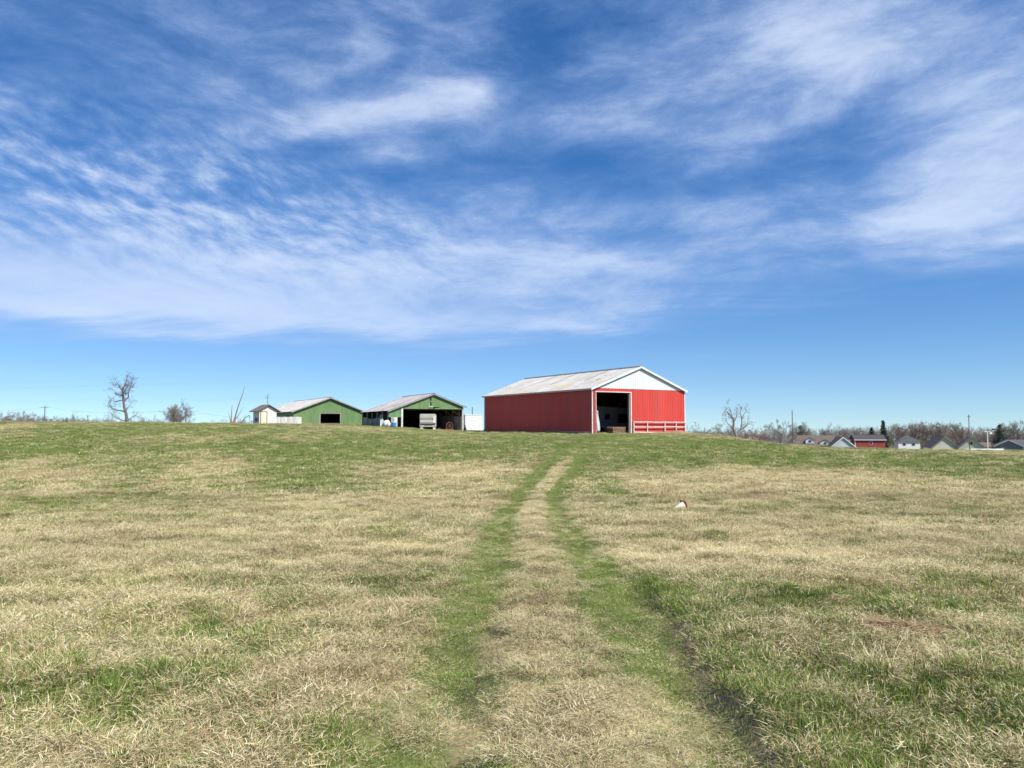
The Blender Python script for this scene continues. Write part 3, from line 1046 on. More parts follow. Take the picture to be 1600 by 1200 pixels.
def rib_mesh(name, w, h, pitch=0.225, rib=0.022, ribw=0.06, thick=0.012, top=None, extra=(), phase=0.5):
    """ribbed metal sheet: x along, z up, outward -y; top(x) gives an own upper edge"""
    xs = {0.0: 0.0, w: 0.0}
    k = 0
    while True:
        c_ = (phase + k) * pitch
        if c_ + ribw / 2 > w - 0.005:
            break
        if c_ - ribw / 2 > 0.005:
            for o, d in ((-ribw / 2, 0.0), (-ribw / 4, rib), (ribw / 4, rib), (ribw / 2, 0.0)):
                xs[round(c_ + o, 5)] = d
        k += 1
    ks = sorted(xs)
    for e in extra:
        if all(abs(e - q) > 1e-4 for q in ks) and 0 < e < w:
            lo = max(q for q in ks if q < e)
            hi = min(q for q in ks if q > e)
            f = (e - lo) / (hi - lo)
            xs[e] = xs[lo] * (1 - f) + xs[hi] * f
    ks = sorted(xs)
    tf = top or (lambda q: h)
    n = len(ks)
    vs = [(q, -xs[q], 0.0) for q in ks] + [(q, -xs[q], tf(q)) for q in ks]
    fs = [(i, i + 1, n + i + 1, n + i) for i in range(n - 1)]
    b_ = len(vs)
    vs += [(ks[0], thick, 0.0), (ks[-1], thick, 0.0)] + [(q, thick, tf(q)) for q in reversed(ks)]
    fs.append(tuple(range(b_, len(vs)))[::-1])
    me = bpy.data.meshes.new(name)
    me.from_pydata(vs, [], fs)
    me.update()
    return me


def axes(o, x, y, z):
    m_ = Matrix((Vector(x), Vector(y), Vector(z))).transposed().to_4x4()
    m_.translation = Vector(o)
    return m_


def roof_row(root, x_ridge, z_ridge, run, slope, y0, y1, wsheet, mat, side, name='roof_sheet', rib=0.02, pitch=0.225, jitter=0.0, lift=0.02, seed=1):
    """separate roof sheets on one slope; side -1 = left, +1 = right"""
    A = math.atan(slope)
    L = run / math.cos(A)
    c_, s_ = math.cos(A), math.sin(A)
    n = max(1, round((y1 - y0) / wsheet))
    w = (y1 - y0) / n
    me = rib_mesh(name, w, L, pitch=w / max(1, round(w / pitch)), rib=rib)
    me.materials.append(mat)
    rg = random.Random(seed)
    for k in range(n):
        dz_ = lift + rg.uniform(0, jitter)
        ext = rg.uniform(-1, 1) * jitter * 2
        N = Vector((side * s_, 0, c_))
        T = Vector((-side * c_, 0, s_))
        X_ = (-N).cross(T)
        Y_ = -N
        yy = (y0 + k * w) if X_.y > 0 else (y1 - k * w)
        O = Vector((x_ridge + side * run, yy, z_ridge - run * slope)) + N * dz_ - T * ext
        obj(name, me, None, root, axes(O, X_, Y_, T))


# ------------------------------------------------------------------ the big red barn
def red_barn():
    W, L, E, R = 11.7, 21.7, 4.32, 2.22
    slope = R / (W / 2)
    r = thing('red_barn', 'large red metal barn with white gable and open doorway', 'barn', F_RED.p, F_RED.yaw)
    # left long wall: sheets
    n = 24
    w = L / n
    me = rib_mesh('siding_panel', w, E, pitch=w / 4)
    me.materials.append(M_RED)
    for k in range(n):
        obj('siding_panel', me, None, r, axes((0, L - k * w, 0), (0, -1, 0), (1, 0, 0), (0, 0, 1)))
    # front: sheets right of the doorway and above it
    n = 8
    w = (W - 4.75) / n
    me = rib_mesh('siding_panel', w, E, pitch=w / 4)
    me.materials.append(M_RED)
    for k in range(n):
        obj('siding_panel', me, None, r, Matrix.Translation((4.75 + k * w, 0, 0)))
    me = rib_mesh('siding_panel', 0.9, E - 3.97, pitch=0.225)
    me.materials.append(M_RED)
    for k in range(5):
        obj('siding_panel', me, None, r, Matrix.Translation((0.25 + k * 0.9, 0, 3.97)))
    MB().box(0.10, 0.25, -0.015, 0.012, 0, E).build('siding_panel', M_RED, r)
    # white gable sheets
    n = 13
    w = W / n
    for k in range(n):
        x0 = k * w

        def tp(q, x0=x0):
            return max(0.002, (min(x0 + q, W - x0 - q)) * slope)
        ex = [W / 2 - x0] if x0 < W / 2 < x0 + w else []
        me = rib_mesh('gable_panel', w, 1, pitch=w / 4, top=tp, extra=ex)
        obj('gable_panel', me, M_WHITE, r, Matrix.Translation((x0, -0.022, E)))
    # far walls
    me = rib_mesh('side_wall', L, E, pitch=0.45)
    obj('side_wall', me, M_RED, r, axes((W, 0, 0), (0, 1, 0), (-1, 0, 0), (0, 0, 1)))
    MB().prism([(0, 0), (W, 0), (W, E), (W / 2, E + R), (0, E)], L, L + 0.05).build('back_wall', M_RED, r)
    # roof
    ov = 0.28
    roof_row(r, W / 2, E + R, W / 2 + ov, slope, -0.22, L + 0.22, 0.92, M_ROOFW, -1, jitter=0.006, lift=0.05)
    A = math.atan(slope)
    me = rib_mesh('roof_slope', L + 0.44, (W / 2 + ov) / math.cos(A), pitch=0.46)
    N, T = Vector((math.sin(A), 0, math.cos(A))), Vector((-math.cos(A), 0, math.sin(A)))
    obj('roof_slope', me, M_ROOFW, r, axes(Vector((W + ov, -0.22, E - ov * slope)) + N * 0.05, (0, 1, 0), -N, T))
    MB().prism([(W / 2 - 0.28, E + R - 0.02), (W / 2, E + R + 0.13), (W / 2 + 0.28, E + R - 0.02), (W / 2, E + R + 0.085)], -0.24, L + 0.24).build('ridge_cap', M_RIDGE, r)
    # dark laps between some roof sheets
    s_, c_ = math.sin(A), math.cos(A)
    for y_, a0, a1, wd in ((4.6, 0.45, 1.0, 0.11), (10.3, 0.35, 1.0, 0.06), (14.2, 0.55, 1.0, 0.05), (2.4, 0.42, 0.52, 0.10), (17.2, 0.3, 0.9, 0.04)):
        Lr = (W / 2 + ov)
        p0 = Vector((-ov + Lr * a0, y_, E - ov * slope + Lr * a0 * slope)) + Vector((-s_, 0, c_)) * 0.078
        p1 = Vector((-ov + Lr * a1 - 0.1, y_, E - ov * slope + (Lr * a1 - 0.1) * slope)) + Vector((-s_, 0, c_)) * 0.078
        m_ = MB()
        m_.bar(p0, p1, wd, 0.03)
        m_.build('roof_lap', M_RIDGE, r)
    # trims
    for x_ in (-0.03, W + 0.03):
        MB().box(x_ - 0.045, x_ + 0.045, -0.05, 0.07, -0.1, E + 0.02).build('corner_trim', M_TRIM, r)
    MB().box(-0.06, 0.05, L - 0.06, L + 0.10, -0.1, E).build('corner_trim', M_TRIM, r)
    for sd in (-1, 1):
        xe = W / 2 + sd * (W / 2 + ov)
        m_ = MB()
        z0, z1 = E - ov * slope, E + R
        m_.add([(xe, -0.25, z0 - 0.12), (W / 2, -0.25, z1 - 0.12), (W / 2, -0.25, z1 + 0.08), (xe, -0.25, z0 + 0.08),
                (xe, -0.21, z0 - 0.12), (W / 2, -0.21, z1 - 0.12), (W / 2, -0.21, z1 + 0.08), (xe, -0.21, z0 + 0.08)],
               [(0, 1, 2, 3), (7, 6, 5, 4), (3, 2, 6, 7), (0, 4, 5, 1)])
        m_.build('rake_trim', M_WHITE, r)
    MB().box(-ov - 0.03, -ov + 0.02, -0.22, L + 0.22, E - ov * slope - 0.11, E - ov * slope + 0.05).build('eave_trim', M_PINK, r)
    MB().box(-ov, 0.0, -0.2, L + 0.2, E - ov * slope - 0.03, E - ov * slope).build('soffit', M_TRIM, r)
    MB().box(-0.055, -0.025, 0.0, 7.6, 0.02, 0.16).build('base_board', M_PINK, r)
    # doorway
    MB().box(0.33, 0.43, -0.06, 0.10, -0.05, 3.97).build('door_jamb', M_PINK, r)
    MB().box(4.60, 4.72, -0.07, 0.12, -0.05, 3.97).build('door_jamb', M_FRAIL, r)
    MB().box(4.50, 4.58, 0.02, 0.26, 0.0, 3.9).build('door_track_post', M_BOARD, r)
    MB().box(0.33, 4.72, -0.065, 0.10, 3.94, 4.03).build('door_header', M_FRAIL, r)
    MB().box(0.05, W - 0.05, 0.05, L - 0.05, -0.25, -0.02).build('floor', M_DIRT, r)
    MB().box(9.4, W + 0.1, -0.32, -0.06, -0.45, 0.0).build('foundation_kerb', M_CONC, r)
    # inside: posts and roof trusses
    for k in range(1, 8):
        y_ = k * L / 8
        m_ = MB()
        m_.bar((0.1, y_, E - 0.1), (W - 0.1, y_, E - 0.1), 0.06, 0.16)
        m_.bar((0.1, y_, E + 0.0), (W / 2, y_, E + R - 0.18), 0.06, 0.14)
        m_.bar((W - 0.1, y_, E + 0.0), (W / 2, y_, E + R - 0.18), 0.06, 0.14)
        m_.bar((W / 2, y_, E - 0.1), (W / 2, y_, E + R - 0.2), 0.06, 0.1)
        m_.bar((W / 4, y_, E - 0.1), (W / 2, y_, E + R - 0.2), 0.05, 0.08)
        m_.bar((3 * W / 4, y_, E - 0.1), (W / 2, y_, E + R - 0.2), 0.05, 0.08)
        m_.build('roof_truss', M_TIMBER, r)
        for x_ in (0.13, W - 0.13):
            MB().box(x_ - 0.08, x_ + 0.08, y_ - 0.08, y_ + 0.08, -0.02, E - 0.18).build('post', M_TIMBER, r)
    return r


red_barn()


def in_frame(F, x, y, z=0.0):
    return Vector((F.p.x + x * F.g[0] - y * F.g[1], F.p.y + x * F.g[1] + y * F.g[0], F.p.z + z))


# trailer parked inside the red barn
def wheel_part(parent, x, y, z, r_, w, mat_r=M_RUBBER, hub=M_STEEL, axis='x'):
    m_ = MB()
    d = Vector((1, 0, 0)) if axis == 'x' else Vector((0, 1, 0))
    c_ = Vector((x, y, z))
    prof = [(r_ * 0.62, -w / 2), (r_ * 0.94, -w / 2), (r_, -w * 0.3), (r_, w * 0.3), (r_ * 0.94, w / 2), (r_ * 0.62, w / 2)]
    m_.lathe(prof, 18)
    m_.v = [tuple(c_ + (Vector((p[2], p[0], p[1])) if axis == 'x' else Vector((p[0], p[2], p[1])))) for p in m_.v]
    wl = m_.build('wheel', mat_r, parent, smooth=False)
    h_ = MB()
    h_.tube(c_ - d * w * 0.3, c_ + d * w * 0.3, r_ * 0.63, n=14)
    h_.tube(c_ - d * w * 0.42, c_ + d * w * 0.42, r_ * 0.2, n=8)
    h_.build('hub', hub, wl)
    return wl


t1 = thing('parked_trailer', 'white travel trailer, greyed for shade, parked in the dark inside the red barn', 'trailer', in_frame(F_RED, 3.7, 5.2, 0.0), F_RED.yaw + rad(2))
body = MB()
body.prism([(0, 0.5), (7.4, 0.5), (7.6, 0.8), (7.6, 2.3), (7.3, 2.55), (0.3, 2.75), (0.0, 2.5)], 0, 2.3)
body.build('body', M_SHADEW, t1)
for x0, x1, z0, z1 in ((1.75, 2.45, 1.35, 1.95), (3.55, 5.1, 1.0, 2.0), (0.5, 1.0, 1.25, 1.9)):
    w_ = MB().box(x0, x1, -0.03, 0.02, z0, z1).build('window', M_GLASSD, t1)
    MB().box(x0 - 0.04, x1 + 0.04, -0.035, -0.002, z1, z1 + 0.04).build('window_frame', M_STEEL, w_)
    MB().box(x0 - 0.04, x1 + 0.04, -0.035, -0.002, z0 - 0.04, z0).build('window_sill', M_STEEL, w_)
MB().box(2.65, 3.25, -0.025, 0.02, 0.6, 2.3).build('door', M_SHADEW, t1)
MB().box(0.1, 7.5, -0.02, 0.0, 0.98, 1.06).build('stripe', M_BLUE, t1)
wheel_part(t1, 1.9, 0.12, 0.36, 0.36, 0.22, axis='y')
wheel_part(t1, 2.7, 0.12, 0.36, 0.36, 0.22, axis='y')
MB().bar((0.2, 1.15, 0.45), (-0.9, 1.15, 0.45), 0.1, 0.1).build('hitch', M_STEEL, t1)

# stacked firewood on a pallet in the doorway
t1 = thing('firewood_pallet', 'low pallet of split firewood in the barn doorway', 'firewood', in_frame(F_RED, 2.75, 0.35, -0.02), F_RED.yaw)
for k in range(3):
    MB().box(0.0, 1.55, 0.05 + k * 0.42, 0.15 + k * 0.42, 0, 0.10).build('bearer', M_TIMBER, t1)
for k in range(6):
    MB().box(0.02 + k * 0.26, 0.20 + k * 0.26, 0.0, 1.1, 0.10, 0.125).build('slat', M_BOARD, t1)
rr_ = random.Random(4)
for row in range(4):
    for k in range(11):
        x_ = 0.07 + k * 0.138 + (row % 2) * 0.04 + rr_.uniform(-0.01, 0.01)
        z_ = 0.125 + 0.062 + row * 0.122
        MB().tube((x_, 0.05 + rr_.uniform(-0.05, 0.05), z_), (x_ + rr_.uniform(-0.02, 0.02), 1.0 + rr_.uniform(-0.05, 0.05), z_), rr_.uniform(0.055, 0.068), n=6).build('log', M_BRICK, t1)

# white tarp hanging at the left jamb
t1 = MB()
vs_, fs_ = [], []
NZ, NX = 14, 6
for i in range(NZ + 1):
    zf = i / NZ
    for j in range(NX + 1):
        xf = j / NX
        z_ = 0.15 + zf * 2.0
        wdt = 0.42 * (0.55 + 0.45 * math.sin(math.pi * min(1, (1 - zf) * 0.9 + 0.05)) ** 0.6) * (1 - 0.45 * zf)
        vs_.append((0.43 + xf * wdt, -0.09 - 0.06 * math.sin(xf * 9 + zf * 2.0) - 0.05 * math.sin(zf * 5 + 1), z_))
for i in range(NZ):
    for j in range(NX):
        a = i * (NX + 1) + j
        fs_.append((a, a + 1, a + NX + 2, a + NX + 1))
t1.add(vs_, fs_)
o = t1.build('hanging_tarp', M_TARP, None, smooth=True)
o.location, o.rotation_euler = F_RED.p, (0, 0, F_RED.yaw)
sm = o.modifiers.new('thickness', 'SOLIDIFY')
sm.thickness = 0.012
tag(o, 'white tarp bunched against the left jamb of the barn doorway', 'tarp')

# rail fence along the front of the red barn
t1 = thing('rail_fence', 'white three rail fence against the red barn front', 'fence', F_RED.p, F_RED.yaw)
for z_ in (1.08, 0.60, 0.08):
    rr_ = random.Random(int(z_ * 100))
    segs = [(4.80, 7.2), (7.2, 8.9), (8.9, 10.4), (10.4, 11.70)]
    for a_, b_ in segs:
        m_ = MB()
        dz_ = rr_.uniform(-0.03, 0.03)
        m_.bar((a_ + 0.01, -0.22, z_ + rr_.uniform(-0.02, 0.02)), (b_ - 0.01, -0.22, z_ + rr_.uniform(-0.02, 0.02)), 0.04, 0.09)
        m_.build('rail', M_FRAIL, t1)
for x_ in (4.88, 6.6, 8.9, 10.4, 11.62):
    MB().box(x_ - 0.045, x_ + 0.045, -0.195, -0.11, -0.5, 1.15).build('post', M_FRAIL, t1)

# dirt banked up in front of the barn
def mound(name, label, cat, F, x0, x1, y0, y1, h, mat, seed, nx_=34, ny_=16):
    vs_, fs_ = [], []
    for i in range(ny_ + 1):
        for j in range(nx_ + 1):
            a, c_ = j / nx_, i / ny_
            p = in_frame(F, x0 + (x1 - x0) * a, y0 + (y1 - y0) * c_)
            env = max(0.0, math.sin(math.pi * a)) ** 0.8 * max(0.0, math.sin(math.pi * c_)) ** 0.9
            nz = float(fbm(np.array([p.x * 1.4]), np.array([p.y * 1.4]), seed, 4)[0])
            vs_.append((p.x, p.y, float(height(np.array([p.x]), np.array([p.y]))[0]) - 0.06 + h * env * (0.45 + 1.1 * nz)))
    for i in range(ny_):
        for j in range(nx_):
            a = i * (nx_ + 1) + j
            fs_.append((a, a + 1, a + nx_ + 2, a + nx_ + 1))
    o = MB().add(vs_, fs_).build(name, mat, None, smooth=True)
    return tag(o, label, cat)


mound('dirt_mound', 'low reddish dirt bank below the white rail fence', 'dirt bank', F_RED, 5.6, 11.9, -2.6, -0.45, 0.34, M_BRDIRT, 7)


# ------------------------------------------------------------------ open green shed
def zt(F, x, y):
    p = in_frame(F, x, y)
    return float(base_height(p.x, p.y)) - F.p.z


def open_shed():
    F = F_SHED
    W, L, X0 = 9.0, 13.0, -1.9
    zr, xr = 5.96 - F.p.z, 4.5
    sl_ = 0.372
    r = thing('open_shed', 'open fronted green shed with weathered tin roof and lean-to', 'shed', F.p, F.yaw)
    rl = lambda x_: zr - abs(x_ - xr) * sl_
    HB = 3.95 - F.p.z
    # gable boards, with a loft hatch gap and a notch over the camper
    n = 10
    w = W / n
    for k in range(n):
        x0 = k * w
        m_ = MB()
        x1 = x0 + w
        mid = [(xr, rl(xr))] if x0 < xr < x1 else []
        zb = HB
        if 3.7 <= x0 < 4.6:
            zb = HB + 0.22
        prof = [(x0, zb), (x1, zb), (x1, rl(x1))] + mid + [(x0, rl(x0))]
        m_.prism(prof, -0.02 - 0.006 * (k % 2), 0.02)
        m_.build('gable_board', M_GREEN, r)
    MB().box(0.0, 3.7, -0.05, -0.03, HB - 0.05, HB + 0.08).build('header_beam', M_GREEN2, r)
    MB().box(4.7, W, -0.05, -0.03, HB - 0.05, HB + 0.08).build('header_beam', M_GREEN2, r)
    for z_ in (0.45, 1.12):
        h_ = MB().box(3.98, 4.24, -0.045, -0.02, HB + z_, HB + z_ + 0.42).build('loft_opening', M_GLASSD, r)
    MB().box(3.88, 3.93, -0.06, -0.03, HB + 0.34, HB + 0.75).build('loft_trim', M_OFFW, r)
    MB().box(3.80, 4.55, -0.06, -0.03, HB + 0.25, HB + 0.30).build('loft_trim', M_OFFW, r)
    # hanging lean-to skirt
    n = 4
    w = 1.9 / n
    for k in range(n):
        x0 = X0 + k * w
        me = rib_mesh('skirt_panel', w, 1.0, pitch=w / 3, top=lambda q, x0=x0: rl(x0 + q) - (2.73 - F.p.z), rib=0.03)
        obj('skirt_panel', me, M_GREEN2, r, Matrix.Translation((x0, -0.03, 2.73 - F.p.z)))
    # roof
    roof_row(r, xr, zr, xr - X0 + 0.2, sl_, -0.35, L + 0.25, 0.9, M_ROOFS, -1, jitter=0.02, lift=0.09, seed=3)
    A = math.atan(sl_)
    N, T = Vector((math.sin(A), 0, math.cos(A))), Vector((-math.cos(A), 0, math.sin(A)))
    run = W - xr + 0.45
    me = rib_mesh('roof_slope', L + 0.6, run / math.cos(A), pitch=0.45)
    obj('roof_slope', me, M_ROOFS, r, axes(Vector((xr + run, -0.35, zr - run * sl_)) + N * 0.09, (0, 1, 0), -N, T))
    MB().prism([(xr - 0.25, zr + 0.02), (xr, zr + 0.17), (xr + 0.25, zr + 0.02), (xr, zr + 0.11)], -0.37, L + 0.27).build('ridge_cap', M_RIDGE, r)
    for sd, xe in ((-1, X0 - 0.2), (1, xr + run)):
        m_ = MB()
        z0 = zr - abs(xe - xr) * sl_
        m_.add([(xe, -0.33, z0 - 0.10), (xr, -0.33, zr - 0.10), (xr, -0.33, zr + 0.09), (xe, -0.33, z0 + 0.09),
                (xe, -0.29, z0 - 0.10), (xr, -0.29, zr - 0.10), (xr, -0.29, zr + 0.09), (xe, -0.29, z0 + 0.09)],
               [(0, 1, 2, 3), (7, 6, 5, 4), (3, 2, 6, 7), (0, 4, 5, 1)])
        m_.build('rake_board', M_BOARD if sd < 0 else M_STEEL, r)
    # posts, side and back walls
    for x_, mt in ((0.0, M_OFFW), (W - 0.05, M_PALEB)):
        MB().box(x_ - 0.11, x_ + 0.11, -0.07, 0.15, zt(F, x_, 0) - 0.4, HB).build('post', mt, r)
    for k in range(6):
        y_ = 0.2 + k * 2.5
        MB().box(X0 - 0.05, X0 + 0.06, y_, y_ + 0.12, zt(F, X0, y_) - 0.4, rl(X0) - 0.05).build('post', M_BOARD, r)
        MB().box(W - 0.3, W - 0.16, y_ + 0.6, y_ + 0.74, zt(F, W, y_) - 0.4, rl(W) - 0.05).build('post', M_TIMBER, r)
    n = 26
    for k in range(n):
        y_ = 2.6 + k * (L - 2.6) / n
        z0 = zt(F, X0, y_)
        hh = 1.05 + 0.12 * math.sin(k * 12.9) if k > 3 else 1.6
        MB().box(X0 + 0.07, X0 + 0.10, y_, y_ + (L - 2.6) / n - 0.03, z0 - 0.3, z0 + hh).build('side_board', M_BOARD, r)
    for k in range(18):
        y_ = 0.5 + k * (L - 0.5) / 18
        z0 = zt(F, W, y_)
        MB().box(W - 0.02, W + 0.02, y_, y_ + (L - 0.5) / 18 - 0.01, z0 - 0.4, z0 + 2.05).build('half_wall_board', M_PALEB, r)
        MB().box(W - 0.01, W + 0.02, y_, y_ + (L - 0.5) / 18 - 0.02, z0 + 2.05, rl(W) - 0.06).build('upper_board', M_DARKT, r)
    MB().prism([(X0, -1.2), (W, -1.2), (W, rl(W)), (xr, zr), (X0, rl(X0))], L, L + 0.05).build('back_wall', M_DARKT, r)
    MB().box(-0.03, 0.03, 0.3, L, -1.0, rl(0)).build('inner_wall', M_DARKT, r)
    for k in range(5):
        y_ = 0.35 + k * 3.0
        m_ = MB()
        m_.bar((0.05, y_, HB - 0.02), (W - 0.05, y_, HB - 0.02), 0.06, 0.18)
        m_.bar((0.05, y_, HB + 0.1), (xr, y_, zr - 0.15), 0.05, 0.14)
        m_.bar((W - 0.05, y_, HB + 0.1), (xr, y_, zr - 0.15), 0.05, 0.14)
        m_.build('roof_truss', M_TIMBER, r)
        MB().bar((W - 0.15, y_ + 0.7, HB - 0.95), (W - 1.35, y_ + 0.7, HB - 0.05), 0.07, 0.13).build('knee_brace', M_TIMBER, r)
    # sloping earth floor
    m_ = MB()
    c4 = [(X0, 0.05), (W, 0.05), (W, L), (X0, L)]
    zs = [zt(F, a, c_) + 0.05 for a, c_ in c4]
    m_.add([(a, c_, z_) for (a, c_), z_ in zip(c4, zs)] + [(a, c_, -1.8) for a, c_ in c4],
           [(0, 1, 2, 3), (0, 4, 5, 1), (1, 5, 6, 2), (2, 6, 7, 3), (3, 7, 4, 0)])
    m_.build('floor', M_DIRT, r)
    return r


open_shed()

# camper at the front of the shed
px0 = P(655, 672, 99.6)
zg = float(base_height(px0.x + 1.2, px0.y))
t1 = thing('camper_trailer', 'beige and white camper trailer backed into the open shed', 'camper', (px0.x, px0.y + 0.3, zg - 0.02), rad(6))
t1.scale = (0.98, 1, 0.87)
prof = [(0.0, 0.55), (0.08, 0.40), (2.22, 0.40), (2.30, 0.55), (2.30, 2.25), (2.18, 2.42), (0.12, 2.42), (0.0, 2.25)]
MB().prism(prof, 0.12, 6.2).build('body', M_CAMPW, t1)
for k, (z0, z1, y_, mt, nm) in enumerate(((2.18, 2.36, 0.06, M_CAMPW, 'front_panel'), (1.86, 2.14, 0.0, M_CAMPW, 'front_panel'), (1.50, 1.82, -0.02, M_CAMPB, 'front_panel'),
                                          (1.12, 1.46, 0.0, M_CAMPW, 'front_panel'), (0.92, 1.09, 0.03, M_CAMPB, 'front_panel'))):
    MB().box(0.06, 2.24, y_, 0.14, z0, z1).build(nm, mt, t1)
MB().box(0.16, 2.14, -0.01, 0.14, 0.68, 0.90).build('stone_guard_window', M_GLASSD, t1)
MB().prism([(0.02, 0.42), (2.28, 0.42), (2.05, 0.64), (1.80, 0.66), (1.6, 0.56), (0.7, 0.56), (0.5, 0.66), (0.25, 0.64)], -0.08, 0.12).build('bumper', M_CAMPW, t1)
MB().box(1.80, 1.90, -0.05, 0.0, 1.55, 1.72).build('marker_lamp', M_GLASSD, t1)
MB().box(0.02, 0.10, -0.03, 0.12, 1.15, 1.3).build('tail_lamp', M_REDP, t1)
MB().box(1.88, 2.2, -0.03, 0.0, 1.0, 2.1).build('ladder_panel', M_OFFW, t1)
wheel_part(t1, 0.1, 3.6, 0.33, 0.33, 0.2)
wheel_part(t1, 2.2, 3.6, 0.33, 0.33, 0.2)
MB().box(0.1, 0.5, 0.0, 0.4, 0.0, 0.42).build('support_leg', M_OFFW, t1)
MB().box(1.85, 2.2, 0.0, 0.4, 0.0, 0.42).build('support_leg', M_OFFW, t1)

# iron wheel and mesh gate leaning inside
q = in_frame(F_SHED, 7.35, 1.0)
zg = float(base_height(q.x, q.y))
t1 = thing('iron_wheel', 'rusty spoked iron wheel leaning inside the open shed', 'wheel', (q.x, q.y, zg + 0.05), F_SHED.yaw + rad(15))
m_ = MB()
for k in range(20):
    a0, a1 = 2 * math.pi * k / 20, 2 * math.pi * (k + 1) / 20
    m_.bar((0.55 * math.cos(a0), 0, 0.58 + 0.55 * math.sin(a0)), (0.55 * math.cos(a1), 0, 0.58 + 0.55 * math.sin(a1)), 0.10, 0.05)
m_.build('rim', M_RUST, t1)
for k in range(8):
    a0 = 2 * math.pi * k / 8
    MB().bar((0.08 * math.cos(a0), 0, 0.58 + 0.08 * math.sin(a0)), (0.53 * math.cos(a0), 0, 0.58 + 0.53 * math.sin(a0)), 0.03, 0.03).build('spoke', M_RUST, t1)
MB().tube((0, -0.1, 0.58), (0, 0.1, 0.58), 0.09, n=10).build('hub', M_RUST, t1)
q0 = in_frame(F_SHED, 8.78, 1.4)
zg = float(base_height(q0.x, q0.y))
t1 = thing('mesh_gate', 'grey wire mesh gate leaning on the inner wall of the open shed', 'gate', (q0.x, q0.y, zg), F_SHED.yaw + rad(90))
for k in range(9):
    MB().box(k * 0.32, k * 0.32 + 0.03, -0.03, 0.0, 0.05, 1.15).build('bar', M_STEEL, t1)
for k in range(5):
    MB().box(0, 2.6, 0.0, 0.03, 0.05 + k * 0.27, 0.08 + k * 0.27).build('rail', M_STEEL, t1)


# barrels and sacks by the lean-to
def on_ground(px, Y, dz_=0.0):
    x_ = (px - CXP) / FPX * Y * 1.002
    return Vector((x_, Y, float(height(np.array([x_]), np.array([Y]))[0]) + dz_))


q = on_ground(616, 97.9)
t1 = thing('blue_barrel', 'blue plastic barrel in front of the lean-to', 'barrel', q)
MB().lathe([(0.0, 0.0), (0.30, 0.0), (0.33, 0.06), (0.34, 0.28), (0.325, 0.30), (0.34, 0.32), (0.34, 0.55), (0.31, 0.60), (0.30, 0.60), (0.28, 0.57), (0.0, 0.57)], 16).build('body', M_BLUE, t1, smooth=True)
MB().lathe([(0.345, 0.57), (0.36, 0.59), (0.35, 0.64), (0.0, 0.66)], 16).build('lid', M_SACK, t1, smooth=True)
q = on_ground(616.5, 98.9)
t1 = thing('grey_cabinet', 'pale grey cabinet under the green lean-to skirt', 'cabinet', q, rad(8))
MB().box(-0.42, 0.42, -0.25, 0.25, 0.05, 1.32).build('body', M_OFFW, t1)
MB().box(-0.40, 0.0, -0.28, -0.25, 0.1, 1.28).build('door', M_BOARD, t1)
MB().box(0.02, 0.40, -0.28, -0.25, 0.1, 1.28).build('door', M_OFFW, t1)
for (px_k, yk, sc_, lb) in ((603.5, 98.2, 1.0, 'plump white sack slumped at the lean-to, farthest from the blue barrel'),
                            (608.2, 98.0, 0.82, 'small white sack lying right beside the blue barrel'),
                            (605.0, 98.9, 1.25, 'tall white sack standing behind two smaller sacks at the lean-to')):
    q = on_ground(px_k, yk)
    vs_, fs_ = [], []
    nu, nv = 14, 9
    for i in range(nv + 1):
        ph = -math.pi / 2 + math.pi * i / nv
        for j in range(nu):
            th = 2 * math.pi * j / nu
            rr = 0.36 * (math.cos(ph) ** 0.6 if math.cos(ph) > 0 else 0) * (1 + 0.10 * math.sin(3 * th + px_k) * math.cos(ph))
            zz = 0.36 + 0.36 * (math.sin(ph) if ph > 0 else max(math.sin(ph), -0.95))
            vs_.append((rr * math.cos(th) * sc_, rr * 0.8 * math.sin(th) * sc_, zz * sc_))
    for i in range(nv):
        for j in range(nu):
            fs_.append((i * nu + j, i * nu + (j + 1) % nu, (i + 1) * nu + (j + 1) % nu, (i + 1) * nu + j))
    o = MB().add(vs_, fs_).build('white_sack', M_SACK, None, smooth=True)
    o.location = q
    tag(o, lb, 'sack', 'white sacks at the lean-to')
q = on_ground(597.3, 98.4)
t1 = thing('board_stack', 'grey weathered boards propped upright beside the white sacks', 'boards', q, rad(20))
for k in range(4):
    MB().box(-0.22 + k * 0.12, -0.12 + k * 0.12, -0.02, 0.02, -0.1, 0.92 + 0.07 * (k % 3)).build('board', M_PALEB, t1)


# ------------------------------------------------------------------ white box trailer between shed and red barn
q = F_BOX.p
t1 = thing('box_trailer', 'white box trailer with faded red lettering beside the red barn', 'trailer', (q.x, q.y, q.z), rad(9))
MB().prism([(0.22, 0.02), (2.36, 0.0), (2.40, 0.05), (2.40, 2.05), (2.34, 2.14), (0.05, 2.20), (0.0, 2.14), (0.0, 0.75)], 0.0, 4.8).build('body', M_BOXW, t1)
MB().box(0.03, 2.37, -0.012, -0.002, 2.02, 2.07).build('top_rail', M_STEEL, t1)
rr_ = random.Random(9)
